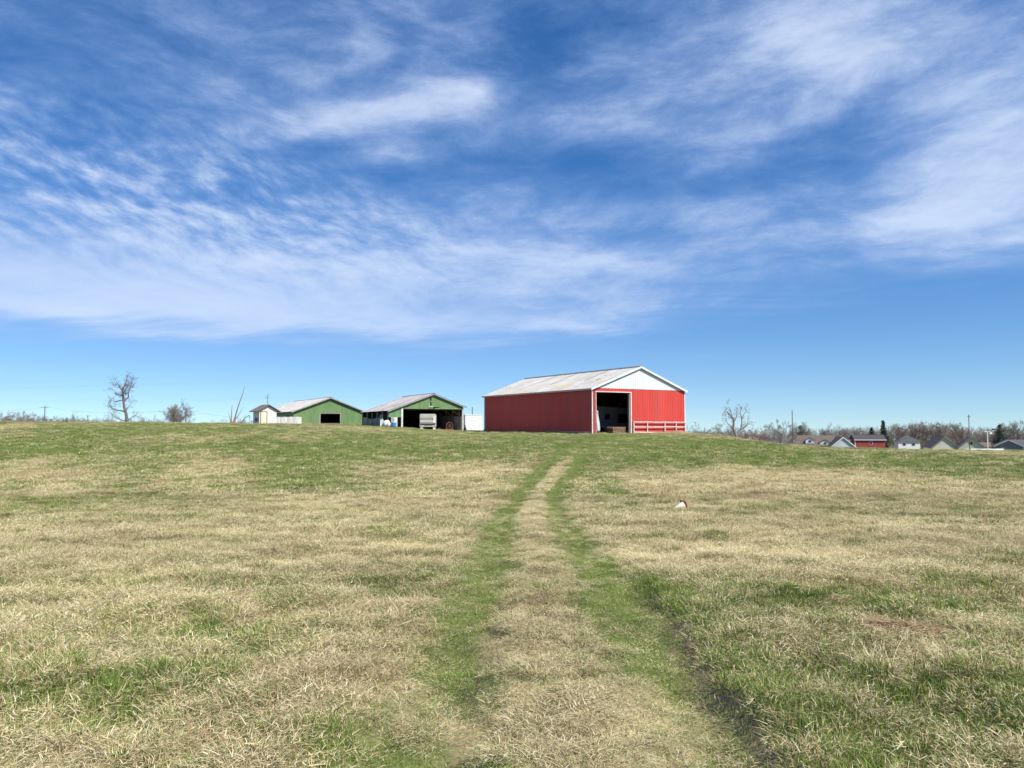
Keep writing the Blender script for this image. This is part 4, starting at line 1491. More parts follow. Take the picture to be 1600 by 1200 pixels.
# two worn rows of lettering, the strokes no longer legible
for k in range(9):
    x_ = 0.14 + k * 0.245
    z_ = 1.63 + 0.14 * math.sin(math.pi * k / 8)
    m_ = MB()
    m_.box(x_, x_ + 0.03, -0.006, -0.001, z_ - 0.09, z_ + 0.09)
    if k % 2 == 0:
        m_.box(x_ + 0.031, x_ + 0.14, -0.006, -0.001, z_ + 0.04, z_ + 0.08)
    else:
        m_.box(x_ + 0.031, x_ + 0.12, -0.006, -0.001, z_ - 0.06, z_ - 0.02)
    m_.build('letter', M_REDP, t1)
for k in range(8):
    x_ = 0.55 + k * 0.17
    z_ = 1.36 - 0.05 * math.sin(math.pi * k / 7)
    MB().box(x_, x_ + 0.10, -0.006, -0.001, z_ - 0.05, z_ + 0.05).build('letter', M_GREYP, t1)
MB().bar((1.35, 0.0, -0.05), (1.35, -0.8, -0.05), 0.12, 0.10).build('hitch', M_RUST, t1)
wheel_part(t1, 0.2, 3.0, -0.05, 0.33, 0.2)
wheel_part(t1, 2.25, 3.0, -0.05, 0.33, 0.2)
MB().box(1.25, 1.45, -0.7, -0.5, -0.45, -0.05).build('jack_stand', M_RUST, t1)


# ------------------------------------------------------------------ low green barn on the left
def left_barn():
    F = F_LEFT
    W, L = 11.3, 23.0
    zr, E = 1.6 + 4.35 - F.p.z, 1.6 + 2.2 - F.p.z
    xr = W / 2
    sl_ = (zr - E) / xr
    r = thing('green_barn', 'low green barn with rust streaked roof and dark square opening', 'barn', F.p, F.yaw)
    rl = lambda x_: zr - abs(x_ - xr) * sl_
    a0, a1, zt_ = 4.15, 7.25, 3.46 - F.p.z
    cuts = [0, 1.04, 2.08, 3.12, a0, 5.2, 6.25, a1, 8.25, 9.27, 10.29, W]
    for x0, x1 in zip(cuts[:-1], cuts[1:]):
        mid = [(xr, zr)] if x0 < xr < x1 else []
        zb = zt_ if a0 - 0.01 <= x0 < a1 - 0.01 else -0.8
        MB().prism([(x0, zb), (x1, zb), (x1, rl(x1))] + mid + [(x0, rl(x0))], -0.01 - 0.005 * (cuts.index(x0) % 2), 0.03).build('siding_panel', M_GREEN, r)
    for x_ in (a0 - 0.07, a1 + 0.07):
        MB().box(x_ - 0.07, x_ + 0.07, -0.05, 0.08, -0.6, zt_ + 0.08).build('door_jamb', M_BOARD, r)
    MB().box(a0, a1, -0.05, 0.08, zt_, zt_ + 0.10).build('door_header', M_BOARD, r)
    MB().box(a0, a1, 0.05, 0.08, -0.6, 0.18).build('door_sill', M_TIMBER, r)
    for k in range(20):
        y_ = k * L / 20
        MB().box(-0.015, 0.02, y_ + 0.01, y_ + L / 20 - 0.01, -0.8, E).build('side_panel', M_GREEN, r)
    MB().box(W - 0.02, W + 0.02, 0, L, -0.8, E).build('side_wall', M_GREEN, r)
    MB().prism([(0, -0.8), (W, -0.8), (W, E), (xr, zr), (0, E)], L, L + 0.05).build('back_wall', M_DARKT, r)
    MB().box(0.05, W - 0.05, 0.1, L - 0.1, -0.6, -0.25).build('floor', M_DIRT, r)
    roof_row(r, xr, zr, xr + 0.35, sl_, -0.4, L + 0.3, 0.95, M_ROOFL, -1, jitter=0.015, lift=0.06, seed=6)
    A = math.atan(sl_)
    N, T = Vector((math.sin(A), 0, math.cos(A))), Vector((-math.cos(A), 0, math.sin(A)))
    me = rib_mesh('roof_slope', L + 0.7, (xr + 0.35) / math.cos(A), pitch=0.45)
    obj('roof_slope', me, M_ROOFL, r, axes(Vector((W + 0.35, -0.4, E - 0.35 * sl_)) + N * 0.06, (0, 1, 0), -N, T))
    for xe in (-0.35, W + 0.35):
        m_ = MB()
        z0 = rl(xe) if xe < 0 else E - 0.35 * sl_
        z0 = E - 0.35 * sl_
        m_.add([(xe, -0.40, z0 - 0.12), (xr, -0.40, zr - 0.12), (xr, -0.40, zr + 0.07), (xe, -0.40, z0 + 0.07),
                (xe, -0.36, z0 - 0.12), (xr, -0.36, zr - 0.12), (xr, -0.36, zr + 0.07), (xe, -0.36, z0 + 0.07)],
               [(0, 1, 2, 3), (7, 6, 5, 4), (3, 2, 6, 7), (0, 4, 5, 1)])
        m_.build('rake_board', M_BOARD, r)
    MB().prism([(xr - 0.2, zr + 0.01), (xr, zr + 0.12), (xr + 0.2, zr + 0.01), (xr, zr + 0.075)], -0.42, L + 0.32).build('ridge_cap', M_RIDGE, r)


M_ROOFL = pmat('rust_streaked_roof', (0.44, 0.425, 0.405), (0.34, 0.325, 0.305), scale=0.5, rough=0.5, rnd=0.10, c3=(0.36, 0.25, 0.19), s3=0.5, t3=(0.55, 0.68))
left_barn()

# white hut with a mast
F = F_HUT
t1 = thing('white_hut', 'small white gabled hut with cream door and roof mast', 'hut', F.p, F.yaw)
E_, R_ = 2.08, 0.68
prof = [(0, -0.4), (2.45, -0.4), (2.45, E_), (1.225, E_ + R_), (0, E_)]
n = 8
for k in range(n):
    x0, x1 = k * 2.45 / n, (k + 1) * 2.45 / n
    tf = lambda q: E_ + R_ - abs(q - 1.225) * R_ / 1.225
    MB().prism([(x0, -0.4), (x1, -0.4), (x1, tf(x1)), (x0, tf(x0))], -0.01 * (k % 2), 0.05).build('wall_board', M_OFFW, t1)
MB().box(0.0, 0.05, 0.05, 2.5, -0.4, E_).build('side_wall', M_OFFW, t1)
MB().box(2.40, 2.45, 0.05, 2.5, -0.4, E_).build('side_wall', M_OFFW, t1)
MB().prism(prof, 2.5, 2.55).build('back_wall', M_OFFW, t1)
for sd in (-1, 1):
    xe = 1.225 + sd * 1.75
    z0, z1 = E_ + R_ - 1.75 * R_ / 1.225 + 0.06, E_ + R_ + 0.06
    m_ = MB()
    m_.add([(xe, -0.35, z0), (1.225, -0.35, z1), (1.225, 2.85, z1), (xe, 2.85, z0), (xe, -0.35, z0 + 0.09), (1.225, -0.35, z1 + 0.09), (1.225, 2.85, z1 + 0.09), (xe, 2.85, z0 + 0.09)],
           [(0, 3, 2, 1), (4, 5, 6, 7), (0, 1, 5, 4), (1, 2, 6, 5), (2, 3, 7, 6), (3, 0, 4, 7)])
    m_.build('roof', M_ROOFB, t1)
d_ = MB().box(0.24, 1.02, -0.04, -0.012, 0.0, 1.82).build('door', M_CREAM, t1)
MB().tube((0.94, -0.09, 0.9), (0.94, -0.03, 0.9), 0.03, n=8).build('handle', M_STEEL, d_)
fr = MB()
fr.box(0.14, 0.235, -0.05, -0.012, 0, 1.92)
fr.box(1.025, 1.12, -0.05, -0.012, 0, 1.92)
fr.box(0.236, 1.024, -0.05, -0.012, 1.825, 1.92)
fr.build('door_frame', M_DARKT, t1)
ms = MB().tube((1.35, 0.6, E_ + 0.5), (1.35, 0.6, E_ + 2.35), 0.05, 0.03, n=8).build('mast', M_POLE, t1)
m_ = MB()
m_.bar((0.95, 0.6, E_ + 1.95), (1.6, 0.6, E_ + 1.75), 0.04, 0.04)
m_.bar((1.05, 0.6, E_ + 1.6), (1.3, 0.6, E_ + 1.9), 0.03, 0.03)
m_.bar((1.35, 0.6, E_ + 2.2), (1.62, 0.6, E_ + 2.05), 0.03, 0.03)
m_.build('cross_arm', M_POLE, ms)
MB().box(-0.2, 0.05, 0.3, 1.2, 0.55, 0.95).build('meter_box', M_DARKT, t1)

# board fence beside the hut
a_, b_ = P(430.5, 663, 106.5), P(471, 662, 110.0)
t1 = thing('board_fence', 'whitewashed vertical board fence between white hut and green barn', 'fence', (a_.x, a_.y, 0), math.atan2(b_.y - a_.y, b_.x - a_.x))
Lf = math.hypot(b_.x - a_.x, b_.y - a_.y)
rr_ = random.Random(2)
n = 18
for k in range(n):
    x_ = k * Lf / n
    p = a_.lerp(b_, k / n)
    zg = float(base_height(p.x, p.y))
    top = PZ(430 + 41 * k / n, 651.2 + rr_.uniform(-0.3, 0.5), p.y)
    MB().box(x_ + 0.01, x_ + Lf / n - 0.015, -0.012 + rr_.uniform(-0.006, 0.006), 0.012, zg - 0.2, top).build('board', M_PALEB, t1)
for z_ in (0.35, 0.85):
    p = a_.lerp(b_, 0.5)
    MB().box(0, Lf, 0.02, 0.06, float(base_height(p.x, p.y)) + z_, float(base_height(p.x, p.y)) + z_ + 0.09).build('rail', M_BOARD, t1)

# ------------------------------------------------------------------ traffic cone lying in the field
cx_, cy_ = ground_at(1065, 799)
zg = float(height(np.array([cx_]), np.array([cy_]))[0])
t1 = thing('traffic_cone', 'orange and white traffic cone lying tipped over in the field', 'traffic cone', (cx_ + 0.09, cy_, zg + 0.12), 0.0)
t1.rotation_euler = (0, rad(-104), rad(24))
t1.scale = (0.86, 0.86, 0.86)
MB().lathe([(0.145, 0.03), (0.135, 0.06)], 16).build('collar', M_ORANGE, t1, smooth=True)
MB().lathe([(0.135, 0.06), (0.055, 0.40)], 16).build('sleeve', M_CONEW, t1, smooth=True)
MB().lathe([(0.055, 0.40), (0.03, 0.50), (0.026, 0.505), (0.0, 0.50)], 16).build('tip', M_CONEW, t1, smooth=True)
MB().prism([(-0.175, -0.13), (-0.13, -0.175), (0.13, -0.175), (0.175, -0.13), (0.175, 0.13), (0.13, 0.175), (-0.13, 0.175), (-0.175, 0.13)], 0.0, 0.035, 'z').build('base', M_ORANGE, t1)


# ------------------------------------------------------------------ trees
M_BARK = pmat('grey_bark', (0.17, 0.14, 0.12), (0.11, 0.09, 0.08), scale=3.0, rough=0.95)
M_TWIG = pmat('grey_brown_twigs', (0.24, 0.205, 0.18), (0.17, 0.145, 0.125), scale=0.6, rough=0.95, rnd=0.15)
M_TWIGR = pmat('reddish_twigs', (0.27, 0.185, 0.155), (0.20, 0.14, 0.12), scale=0.6, rough=0.95, rnd=0.15)
M_TWIGP = pmat('pale_twigs', (0.33, 0.28, 0.24), (0.23, 0.19, 0.165), scale=0.6, rough=0.95, rnd=0.15)
M_NEEDLE = pmat('dark_needles', (0.025, 0.052, 0.032), (0.045, 0.080, 0.045), scale=1.2, rough=0.8)
M_PINE = pmat('olive_needles', (0.10, 0.115, 0.05), (0.16, 0.165, 0.075), scale=0.8, rough=0.85)
M_DEADW = pmat('rusty_dead_wood', (0.36, 0.17, 0.085), (0.26, 0.12, 0.065), scale=3.0, rough=0.95)
M_GREYW = pmat('grey_dead_wood', (0.24, 0.20, 0.19), (0.17, 0.14, 0.13), scale=3.0, rough=0.95)


def tubes_mesh(name, segs, n):
    """segs: rows of p0(3) p1(3) r0 r1 -> one mesh of tapered tubes"""
    S = np.asarray(segs, dtype=np.float64)
    p0, p1, r0, r1 = S[:, :3], S[:, 3:6], S[:, 6], S[:, 7]
    d = p1 - p0
    d /= np.linalg.norm(d, axis=1)[:, None] + 1e-9
    ref = np.where(np.abs(d[:, 2:3]) < 0.9, np.array([[0, 0, 1.0]]), np.array([[1.0, 0, 0]]))
    a = np.cross(d, ref)
    a /= np.linalg.norm(a, axis=1)[:, None] + 1e-9
    b_ = np.cross(d, a)
    N = len(S)
    vs_ = np.zeros((N, 2, n, 3))
    for k in range(n):
        th = 2 * math.pi * k / n
        o = a * math.cos(th) + b_ * math.sin(th)
        vs_[:, 0, k] = p0 + o * r0[:, None]
        vs_[:, 1, k] = p1 + o * r1[:, None]
    base = np.arange(N)[:, None] * (2 * n)
    q = []
    for k in range(n):
        k2 = (k + 1) % n
        q.append(base + np.array([[k, k2, n + k2, n + k]]))
    return np_mesh(name, vs_.reshape(-1, 3), [np.concatenate(q)], smooth=False)


def grow(rg, segs, lv, p, d, L, r_, cfg):
    n = 4 if lv == 0 else 3
    pts = [Vector(p)]
    d = Vector(d).normalized()
    for k in range(n):
        j = cfg['jit'] * (0.5 if lv == 0 else 1.0)
        d = (d + Vector((rg.gauss(0, j), rg.gauss(0, j), rg.gauss(0, j) + cfg['up'][min(lv, len(cfg['up']) - 1)]))).normalized()
        q = pts[-1] + d * (L / n)
        f0, f1 = 1 - 0.75 * k / n, 1 - 0.75 * (k + 1) / n
        segs[0 if lv < cfg['trunk_lv'] else 1].append((*pts[-1], *q, max(r_ * f0, cfg['rmin']), max(r_ * f1, cfg['rmin'] * 0.7)))
        pts.append(q)
    if lv >= cfg['levels']:
        return
    m_ = cfg['kids'][lv]
    for k in range(m_):
        f = cfg['from'][lv] + (1 - cfg['from'][lv]) * (k + rg.random()) / m_
        i = min(int(f * n), n - 1)
        q = pts[i].lerp(pts[i + 1], f * n - i)
        ax = (pts[i + 1] - pts[i]).normalized()
        o = ax.orthogonal().normalized()
        o.rotate(Matrix.Rotation(rg.uniform(0, 6.283), 3, ax))
        an = rg.gauss(cfg['ang'][lv], 0.18)
        nd = ax * math.cos(an) + o * math.sin(an)
        grow(rg, segs, lv + 1, q, nd, L * cfg['len'][lv] * rg.uniform(0.7, 1.2) * (1.15 - 0.5 * f if lv else 1.1 - 0.35 * f), r_ * (1 - 0.7 * f) * 0.62, cfg)


BASE = dict(jit=0.13, up=(0.02, 0.09, 0.05, 0.03), trunk_lv=2, levels=4, kids=(11, 7, 6, 4), **{'from': (0.25, 0.2, 0.15, 0.15)}, ang=(0.80, 0.75, 0.7, 0.7), len=(0.66, 0.52, 0.5, 0.55), rmin=0.012)


def tree_meshes(seed, H, **kw):
    cfg = dict(BASE)
    cfg.update(kw)
    rg = random.Random(seed)
    segs = [[], []]
    stems = cfg.get('stems', 1)
    for s_ in range(stems):
        a = 6.283 * s_ / stems + rg.random()
        tl = 0.0 if stems == 1 else rg.uniform(0.15, 0.5)
        grow(rg, segs, 0, (0.15 * math.cos(a) * (stems > 1), 0.15 * math.sin(a) * (stems > 1), -0.3), (math.cos(a) * tl, math.sin(a) * tl, 1), H * (0.62 if stems == 1 else rg.uniform(0.6, 0.85)), cfg.get('r0', H * 0.022), cfg)
    top = float(np.percentile([s_[5] for s_ in segs[1]], 99.4))
    f = H / top
    sc = lambda L: [tuple(v * f for v in s_[:6]) + s_[6:] for s_ in L]
    return tubes_mesh('trunk', sc(segs[0]), 5), tubes_mesh('crown', sc(segs[1]), 3)


_tm = {}
ORD = ('first second third fourth fifth sixth seventh eighth ninth tenth eleventh twelfth thirteenth fourteenth fifteenth sixteenth seventeenth eighteenth nineteenth twentieth '
       'twenty-first twenty-second twenty-third twenty-fourth twenty-fifth twenty-sixth').split()


def bare_tree(name, label, kind, loc, scale=1.0, rot=0.0, twig=None, group=None, wide=1.0):
    """kind picks a shared pair of trunk and crown meshes (unit: 10 m tall)"""
    if kind not in _tm:
        spec = {
            'round0': (11, 10, {}), 'round1': (12, 10, dict(kids=(12, 7, 6, 4), ang=(0.90, 0.8, 0.7, 0.7))), 'round2': (13, 10, dict(jit=0.16)),
            'tall0': (14, 10, dict(ang=(0.55, 0.6, 0.6, 0.6), kids=(10, 6, 5, 3), len=(0.52, 0.5, 0.5, 0.5))), 'tall1': (15, 10, dict(ang=(0.5, 0.6, 0.6, 0.6), kids=(12, 5, 5, 3), len=(0.48, 0.5, 0.5, 0.5))),
            'tall2': (18, 10, dict(ang=(0.45, 0.55, 0.6, 0.6), kids=(11, 6, 5, 3), len=(0.50, 0.5, 0.5, 0.5))),
            'bush0': (16, 10, dict(stems=8, kids=(8, 6, 5, 3), r0=0.16, ang=(0.6, 0.65, 0.7, 0.7), **{'from': (0.15, 0.2, 0.2, 0.2)})),
            'bush1': (17, 10, dict(stems=6, kids=(7, 5, 5, 3), r0=0.14, ang=(0.7, 0.7, 0.7, 0.7), **{'from': (0.1, 0.2, 0.2, 0.2)})),
        }[kind]
        _tm[kind] = tree_meshes(spec[0], spec[1], **spec[2], rmin=0.022) if 'rmin' not in spec[2] else tree_meshes(spec[0], spec[1], **spec[2])
    tr, cr = _tm[kind]
    t_ = thing(name, label, 'tree', loc, rot, group)
    t_.scale = (scale * wide, scale * wide, scale)
    for nm, me, mt in (('trunk', tr, M_BARK), ('crown', cr, twig or M_TWIG)):
        o = bpy.data.objects.new(nm, me)
        link(o, t_)
        if not me.materials:
            me.materials.append(mt)
        o.material_slots[0].link = 'OBJECT'
        o.material_slots[0].material = mt
    return t_


def place_tree(name, label, kind, px, top, Y, twig=None, group=None, wide=1.0, rot=None, cat=None):
    x_ = (px - CXP) / FPX * Y
    zg = float(base_height(x_, Y))
    H = PZ(px, top, Y) - zg
    return bare_tree(name, label, kind, (x_, Y, zg - 0.1), H / 10.0, rot if rot is not None else px * 1.7, twig, group, wide)


def skeleton_tree(name, label, limbs, Y, base_px, twig_n, twig_len, seed, bark=M_BARK, twig=M_TWIG, rmin=0.015, levels=2):
    """limbs traced as polylines of (px, py, depth offset m, radius m); twigs grow along them"""
    rg = random.Random(seed)
    b0 = P(base_px[0], base_px[1], Y)
    zg = float(base_height(b0.x, b0.y))
    segs = [[], []]
    cfg = dict(BASE)
    cfg.update(levels=levels, kids=(4, 4, 3, 2), trunk_lv=0, rmin=rmin, jit=0.2, up=(0.05, 0.04, 0.02))
    cfg['from'] = (0.15, 0.15, 0.2, 0.2)
    for li, limb in enumerate(limbs):
        pts = [P(a, c_, Y) + Vector((0, dy_, 0)) - b0 for a, c_, dy_, r_ in limb]
        rs = [q[3] for q in limb]
        for k in range(len(pts) - 1):
            segs[0].append((*pts[k], *pts[k + 1], rs[k], rs[k + 1]))
        tot = sum((pts[k + 1] - pts[k]).length for k in range(len(pts) - 1))
        for _ in range(max(2, int(twig_n * tot))):
            if li == 0 and rg.random() < 0.75:
                f = rg.uniform(0.55, 1)
            else:
                f = rg.uniform(0.25, 1)
            i = min(int(f * (len(pts) - 1)), len(pts) - 2)
            q = pts[i].lerp(pts[i + 1], f * (len(pts) - 1) - i)
            ax = (pts[i + 1] - pts[i]).normalized()
            o = ax.orthogonal().normalized()
            o.rotate(Matrix.Rotation(rg.uniform(0, 6.283), 3, ax))
            an = rg.gauss(0.75, 0.25)
            grow(rg, segs, 0, q, ax * math.cos(an) + o * math.sin(an), twig_len * rg.uniform(0.5, 1.2), max(rmin, rs[i] * 0.35), cfg)
    t_ = thing(name, label, 'tree', b0, 0.0)
    obj('trunk', tubes_mesh('trunk', segs[0], 7), bark, t_)
    obj('crown', tubes_mesh('crown', segs[1], 3), twig, t_)
    return t_


def z1(x_, y_):     # zoomed tracing of the tall bare tree
    return x_ * 0.1625, 560 + y_ * 0.1625


def limb(pts, z, r0, r1, dep=0.0, yb=0.0):
    n = len(pts) - 1
    return [(*z(a, b), yb + dep * k / n, r0 + (r1 - r0) * k / n) for k, (a, b) in enumerate(pts)]


skeleton_tree('tall_bare_tree', 'tall leaning bare tree standing alone on the left skyline', [
    limb([(1228, 660), (1218, 560), (1212, 510), (1195, 450), (1190, 400), (1186, 340), (1180, 275), (1186, 230)], z1, 0.36, 0.14),
    limb([(1182, 285), (1165, 245), (1145, 205), (1132, 170)], z1, 0.14, 0.04, -0.6),
    limb([(1184, 250), (1200, 205), (1208, 165), (1205, 140)], z1, 0.14, 0.03, 0.7),
    limb([(1190, 395), (1212, 360), (1228, 340), (1222, 290), (1232, 240), (1245, 190), (1240, 160)], z1, 0.17, 0.03, 1.2),
    limb([(1210, 505), (1170, 485), (1120, 478), (1085, 458), (1065, 420), (1058, 390)], z1, 0.17, 0.03, -0.8),
    limb([(1188, 380), (1150, 375), (1110, 388), (1075, 385)], z1, 0.11, 0.03, 0.9),
    limb([(1182, 325), (1150, 318), (1115, 312), (1095, 285), (1085, 265)], z1, 0.11, 0.03, 0.5),
    limb([(1216, 600), (1180, 588), (1140, 565), (1105, 545), (1085, 500)], z1, 0.13, 0.03, -1.0),
    limb([(1220, 600), (1250, 565), (1280, 540), (1300, 520)], z1, 0.08, 0.02, 0.8),
    limb([(1205, 480), (1230, 440), (1250, 400)], z1, 0.09, 0.02, 0.8),
    limb([(1186, 300), (1215, 260), (1250, 215), (1258, 170)], z1, 0.10, 0.02, -0.9),
    limb([(1150, 215), (1120, 195), (1100, 180)], z1, 0.06, 0.02, -0.7),
], 165, (199, 667), 2.0, 1.55, 5, rmin=0.013, levels=3).scale = (1.0, 1.0, 0.90)


def z2(x_, y_):
    return 1060 + x_ * 0.175, 620 + y_ * 0.175


skeleton_tree('gnarled_bare_tree', 'gnarled forked bare tree just right of the red barn', [
    limb([(515, 420), (520, 360), (500, 310), (490, 280), (496, 210), (480, 185), (460, 160)], z2, 0.19, 0.08),
    limb([(460, 160), (435, 138), (410, 132), (392, 150), (385, 180)], z2, 0.07, 0.02, -0.3),
    limb([(496, 215), (475, 150), (468, 110), (455, 95)], z2, 0.07, 0.02, 0.4),
    limb([(518, 345), (540, 305), (570, 285), (605, 268), (640, 235)], z2, 0.12, 0.02, 0.3),
    limb([(556, 292), (566, 230), (560, 180), (548, 140), (562, 95)], z2, 0.08, 0.02, -0.2),
    limb([(563, 200), (585, 160), (605, 130), (612, 100)], z2, 0.06, 0.015, 0.3),
    limb([(492, 290), (460, 255), (435, 240), (420, 205)], z2, 0.07, 0.015, -0.4),
    limb([(496, 230), (520, 180), (528, 140), (515, 105)], z2, 0.07, 0.015, 0.3),
    limb([(590, 272), (620, 235), (625, 190)], z2, 0.05, 0.012, 0.2),
    limb([(520, 370), (560, 375), (585, 390)], z2, 0.06, 0.015, -0.3),
], 92, (1150, 691), 2.4, 0.68, 8, twig=M_TWIGP, bark=M_GREYW, rmin=0.007, levels=3)


def z3(x_, y_):
    return 230 + x_ * 0.13125, 580 + y_ * 0.13125


# dead stump with bare spars
b0 = P(364, 664, 108)
t1 = thing('dead_tree', 'dead tree of bare spars on a rusty brown stump', 'tree', b0)
for nm, pts, r0, r1, mt, n_ in (
        ('stump', [(1035, 660), (1035, 600), (1045, 560)], 0.30, 0.12, M_DEADW, 9), ('stump', [(1003, 660), (1000, 600), (1000, 570)], 0.16, 0.09, M_DEADW, 8),
        ('spar', [(1042, 570), (1065, 480), (1100, 370), (1140, 260), (1160, 180)], 0.11, 0.02, M_GREYW, 6),
        ('spar', [(1000, 580), (1004, 500), (1012, 400)], 0.08, 0.03, M_GREYW, 6),
        ('spar', [(1050, 575), (1090, 520), (1120, 470), (1138, 420)], 0.06, 0.015, M_GREYW, 6),
        ('spar', [(995, 590), (975, 530), (962, 470)], 0.05, 0.012, M_GREYW, 6),
        ('spar', [(1140, 258), (1150, 225), (1152, 205)], 0.025, 0.01, M_GREYW, 5)):
    sg = []
    for k in range(len(pts) - 1):
        p_, q_ = P(*z3(*pts[k]), 108) - b0, P(*z3(*pts[k + 1]), 108) - b0
        n1 = len(pts) - 1
        sg.append((*p_, *q_, r0 + (r1 - r0) * k / n1, r0 + (r1 - r0) * (k + 1) / n1))
    obj(nm, tubes_mesh(nm, sg, n_), mt, t1)
b0 = P(385, 664, 106)
t1 = thing('fallen_limb', 'fallen grey forked limb lying between dead tree and white hut', 'branch', b0)
for pts in ([(1110, 640), (1150, 570), (1190, 540), (1215, 525), (1222, 560), (1224, 640)], [(1150, 575), (1165, 600), (1190, 640)], [(1120, 620), (1085, 610), (1060, 640)]):
    sg = []
    for k in range(len(pts) - 1):
        p_, q_ = P(*z3(*pts[k]), 106) - b0, P(*z3(*pts[k + 1]), 106 + 0.2 * k) - b0
        sg.append((*p_, *q_, 0.07 - 0.01 * k, 0.06 - 0.01 * k))
    obj('branch', tubes_mesh('branch', sg, 6), M_GREYW, t1)

# left skyline
place_tree('bare_bush_tree', 'broad many stemmed bare tree between tall bare tree and dead tree', 'bush0', 277, 627, 130, M_TWIGP, wide=1.05)
LG = 'bare trees on the far left skyline'
for k, (px, tp, Y, kd, tw, wd) in enumerate(((-14, 641, 262, 'round0', M_TWIGR, 1.1), (4, 643, 255, 'round1', M_TWIGR, 1.0), (20, 645, 268, 'round2', M_TWIG, 1.0), (32, 642, 250, 'round0', M_TWIGR, 1.0), (45, 647, 262, 'round1', M_TWIG, 1.0),
                                            (58, 650, 255, 'round2', M_TWIGR, 1.0), (73, 651, 262, 'round0', M_TWIG, 0.9), (86, 651, 250, 'bush1', M_TWIG, 0.8))):
    place_tree('bare_tree', '%s bare tree, %s' % ('reddish' if tw is M_TWIGR else 'grey', 'cut by the far left picture edge' if k == 0 else ORD[k - 1] + ' from the left in the far left clump'), kd, px, tp, Y, tw, LG, wide=wd)
place_tree('bare_tree', 'bare grey-green crowned tree right of the left utility pole', 'bush0', 107, 648, 240, M_PINE, wide=0.9)
place_tree('bare_tree', 'reddish bare tree right of the left utility pole', 'bush1', 122, 649, 238, M_TWIGR, wide=0.9)
for k, (px, tp, Y, kd) in enumerate(((133, 656, 240, 'bush1'), (158, 657, 246, 'bush0'), (171, 654, 235, 'bush1'), (186, 655, 240, 'bush0'), (206, 654, 236, 'bush1'), (218, 656, 246, 'bush0'), (228, 655, 240, 'bush0'), (238, 658, 240, 'bush1'))):
    place_tree('low_bare_bush', 'low bare bush, %s from the left over the crest around the tall bare tree' % ORD[k], kd, px, tp, Y, M_TWIG, 'low bushes behind the left crest', wide=1.3)
for k, (px, tp, Y, kd) in enumerate(((332, 659, 200, 'bush0'), (345, 657, 200, 'bush1'), (354, 656, 190, 'bush1'), (372, 655, 170, 'bush0'), (381, 657, 175, 'bush1'), (389, 658, 170, 'bush0'))):
    place_tree('low_bare_bush', 'low bare bush, %s from the left over the crest behind the dead tree' % ORD[k], kd, px, tp, Y, M_TWIG, 'low bushes behind the dead tree', wide=1.3)

# right: trees between and behind the houses
place_tree('bare_tree', 'reddish bare bush right behind the red barn corner', 'bush0', 1113, 669, 180, M_TWIGR, wide=1.25)
place_tree('bare_tree', 'thin bare sapling beside the red barn corner', 'bush1', 1078, 666, 130, M_TWIG, wide=0.6)
place_tree('bare_tree', 'pinkish bare tree left behind the gnarled tree', 'round0', 1138, 662, 230, M_TWIGR, wide=1.0)
place_tree('bare_tree', 'rounded reddish bare tree right behind the gnarled tree', 'bush1', 1184, 664, 235, M_TWIGR, wide=1.05)
place_tree('bare_tree', 'slight bare tree above the white gabled house', 'round2', 1168, 668, 245, M_TWIGR, wide=0.9)
place_tree('bare_tree', 'grey bare tree with open crown left of the first right pole', 'round1', 1222, 656, 240, M_TWIGP, wide=0.85)
place_tree('bare_tree', 'slim bare tree behind the first right pole', 'round0', 1243, 659, 262, M_TWIG, wide=0.8)
place_tree('bare_tree', 'wide dark bare tree above the grey gabled house', 'round2', 1291, 662, 285, M_TWIG, wide=1.05)
place_tree('bare_tree', 'small bare tree right of the olive pine', 'round1', 1262, 668, 280, M_TWIGR, wide=0.8)
place_tree('bare_tree', 'dark branching bare tree at the far right edge', 'round0', 1586, 657, 262, M_TWIG, wide=1.2)
place_tree('bare_tree', 'bare tree left of the dark far right tree', 'round1', 1568, 661, 268, M_TWIG, wide=1.0)
rg = random.Random(77)
kinds = ('tall0', 'tall1', 'tall2', 'round0', 'round2')
for k in range(26):
    px = 1398 + k * 4.25 + rg.uniform(-1.5, 1.5)
    tp = 663 - 3.5 * math.sin(math.pi * k / 25) + rg.uniform(-1.6, 1.8)
    place_tree('bare_tree', 'tall bare tree, %s from the left in the dense grove behind the pale houses' % ORD[k], kinds[k % 5], px, tp, 300 + rg.uniform(-14, 26), (M_TWIG, M_TWIGP, M_TWIGR)[k % 3], 'grove behind the pale houses', wide=0.85)
for k in range(13):
    px = 1306 + k * 6.6 + rg.uniform(-2, 2)
    place_tree('bare_tree', 'low bare tree, %s from the left in the line between grey house and grove' % ORD[k], kinds[(k * 2) % 5], px, 671 + rg.uniform(-3, 3), 310 + rg.uniform(-10, 30), (M_TWIG, M_TWIGR)[k % 2], 'tree line left of the grove', wide=1.2)
for k in range(12):
    px = 1508 + k * 8.4 + rg.uniform(-2, 2)
    place_tree('bare_tree', 'low bare tree, %s from the left in the line right of the grove' % ORD[k], kinds[(k * 3) % 5], px, 674 + rg.uniform(-3, 3), 305 + rg.uniform(-10, 20), (M_TWIGR, M_TWIG)[k % 2], 'tree line right of the grove', wide=1.25)
for k in range(12):
    px = 1080 + k * 10.5 + rg.uniform(-3, 3)
    place_tree('bare_tree', 'low far bare tree, %s rightwards from the red barn before the olive pine' % ORD[k], kinds[(k * 3 + 1) % 5], px, 677 + rg.uniform(-3, 2), 320 + rg.uniform(-10, 20), (M_TWIGR, M_TWIG)[k % 2], 'low trees behind the gnarled tree', wide=1.4)


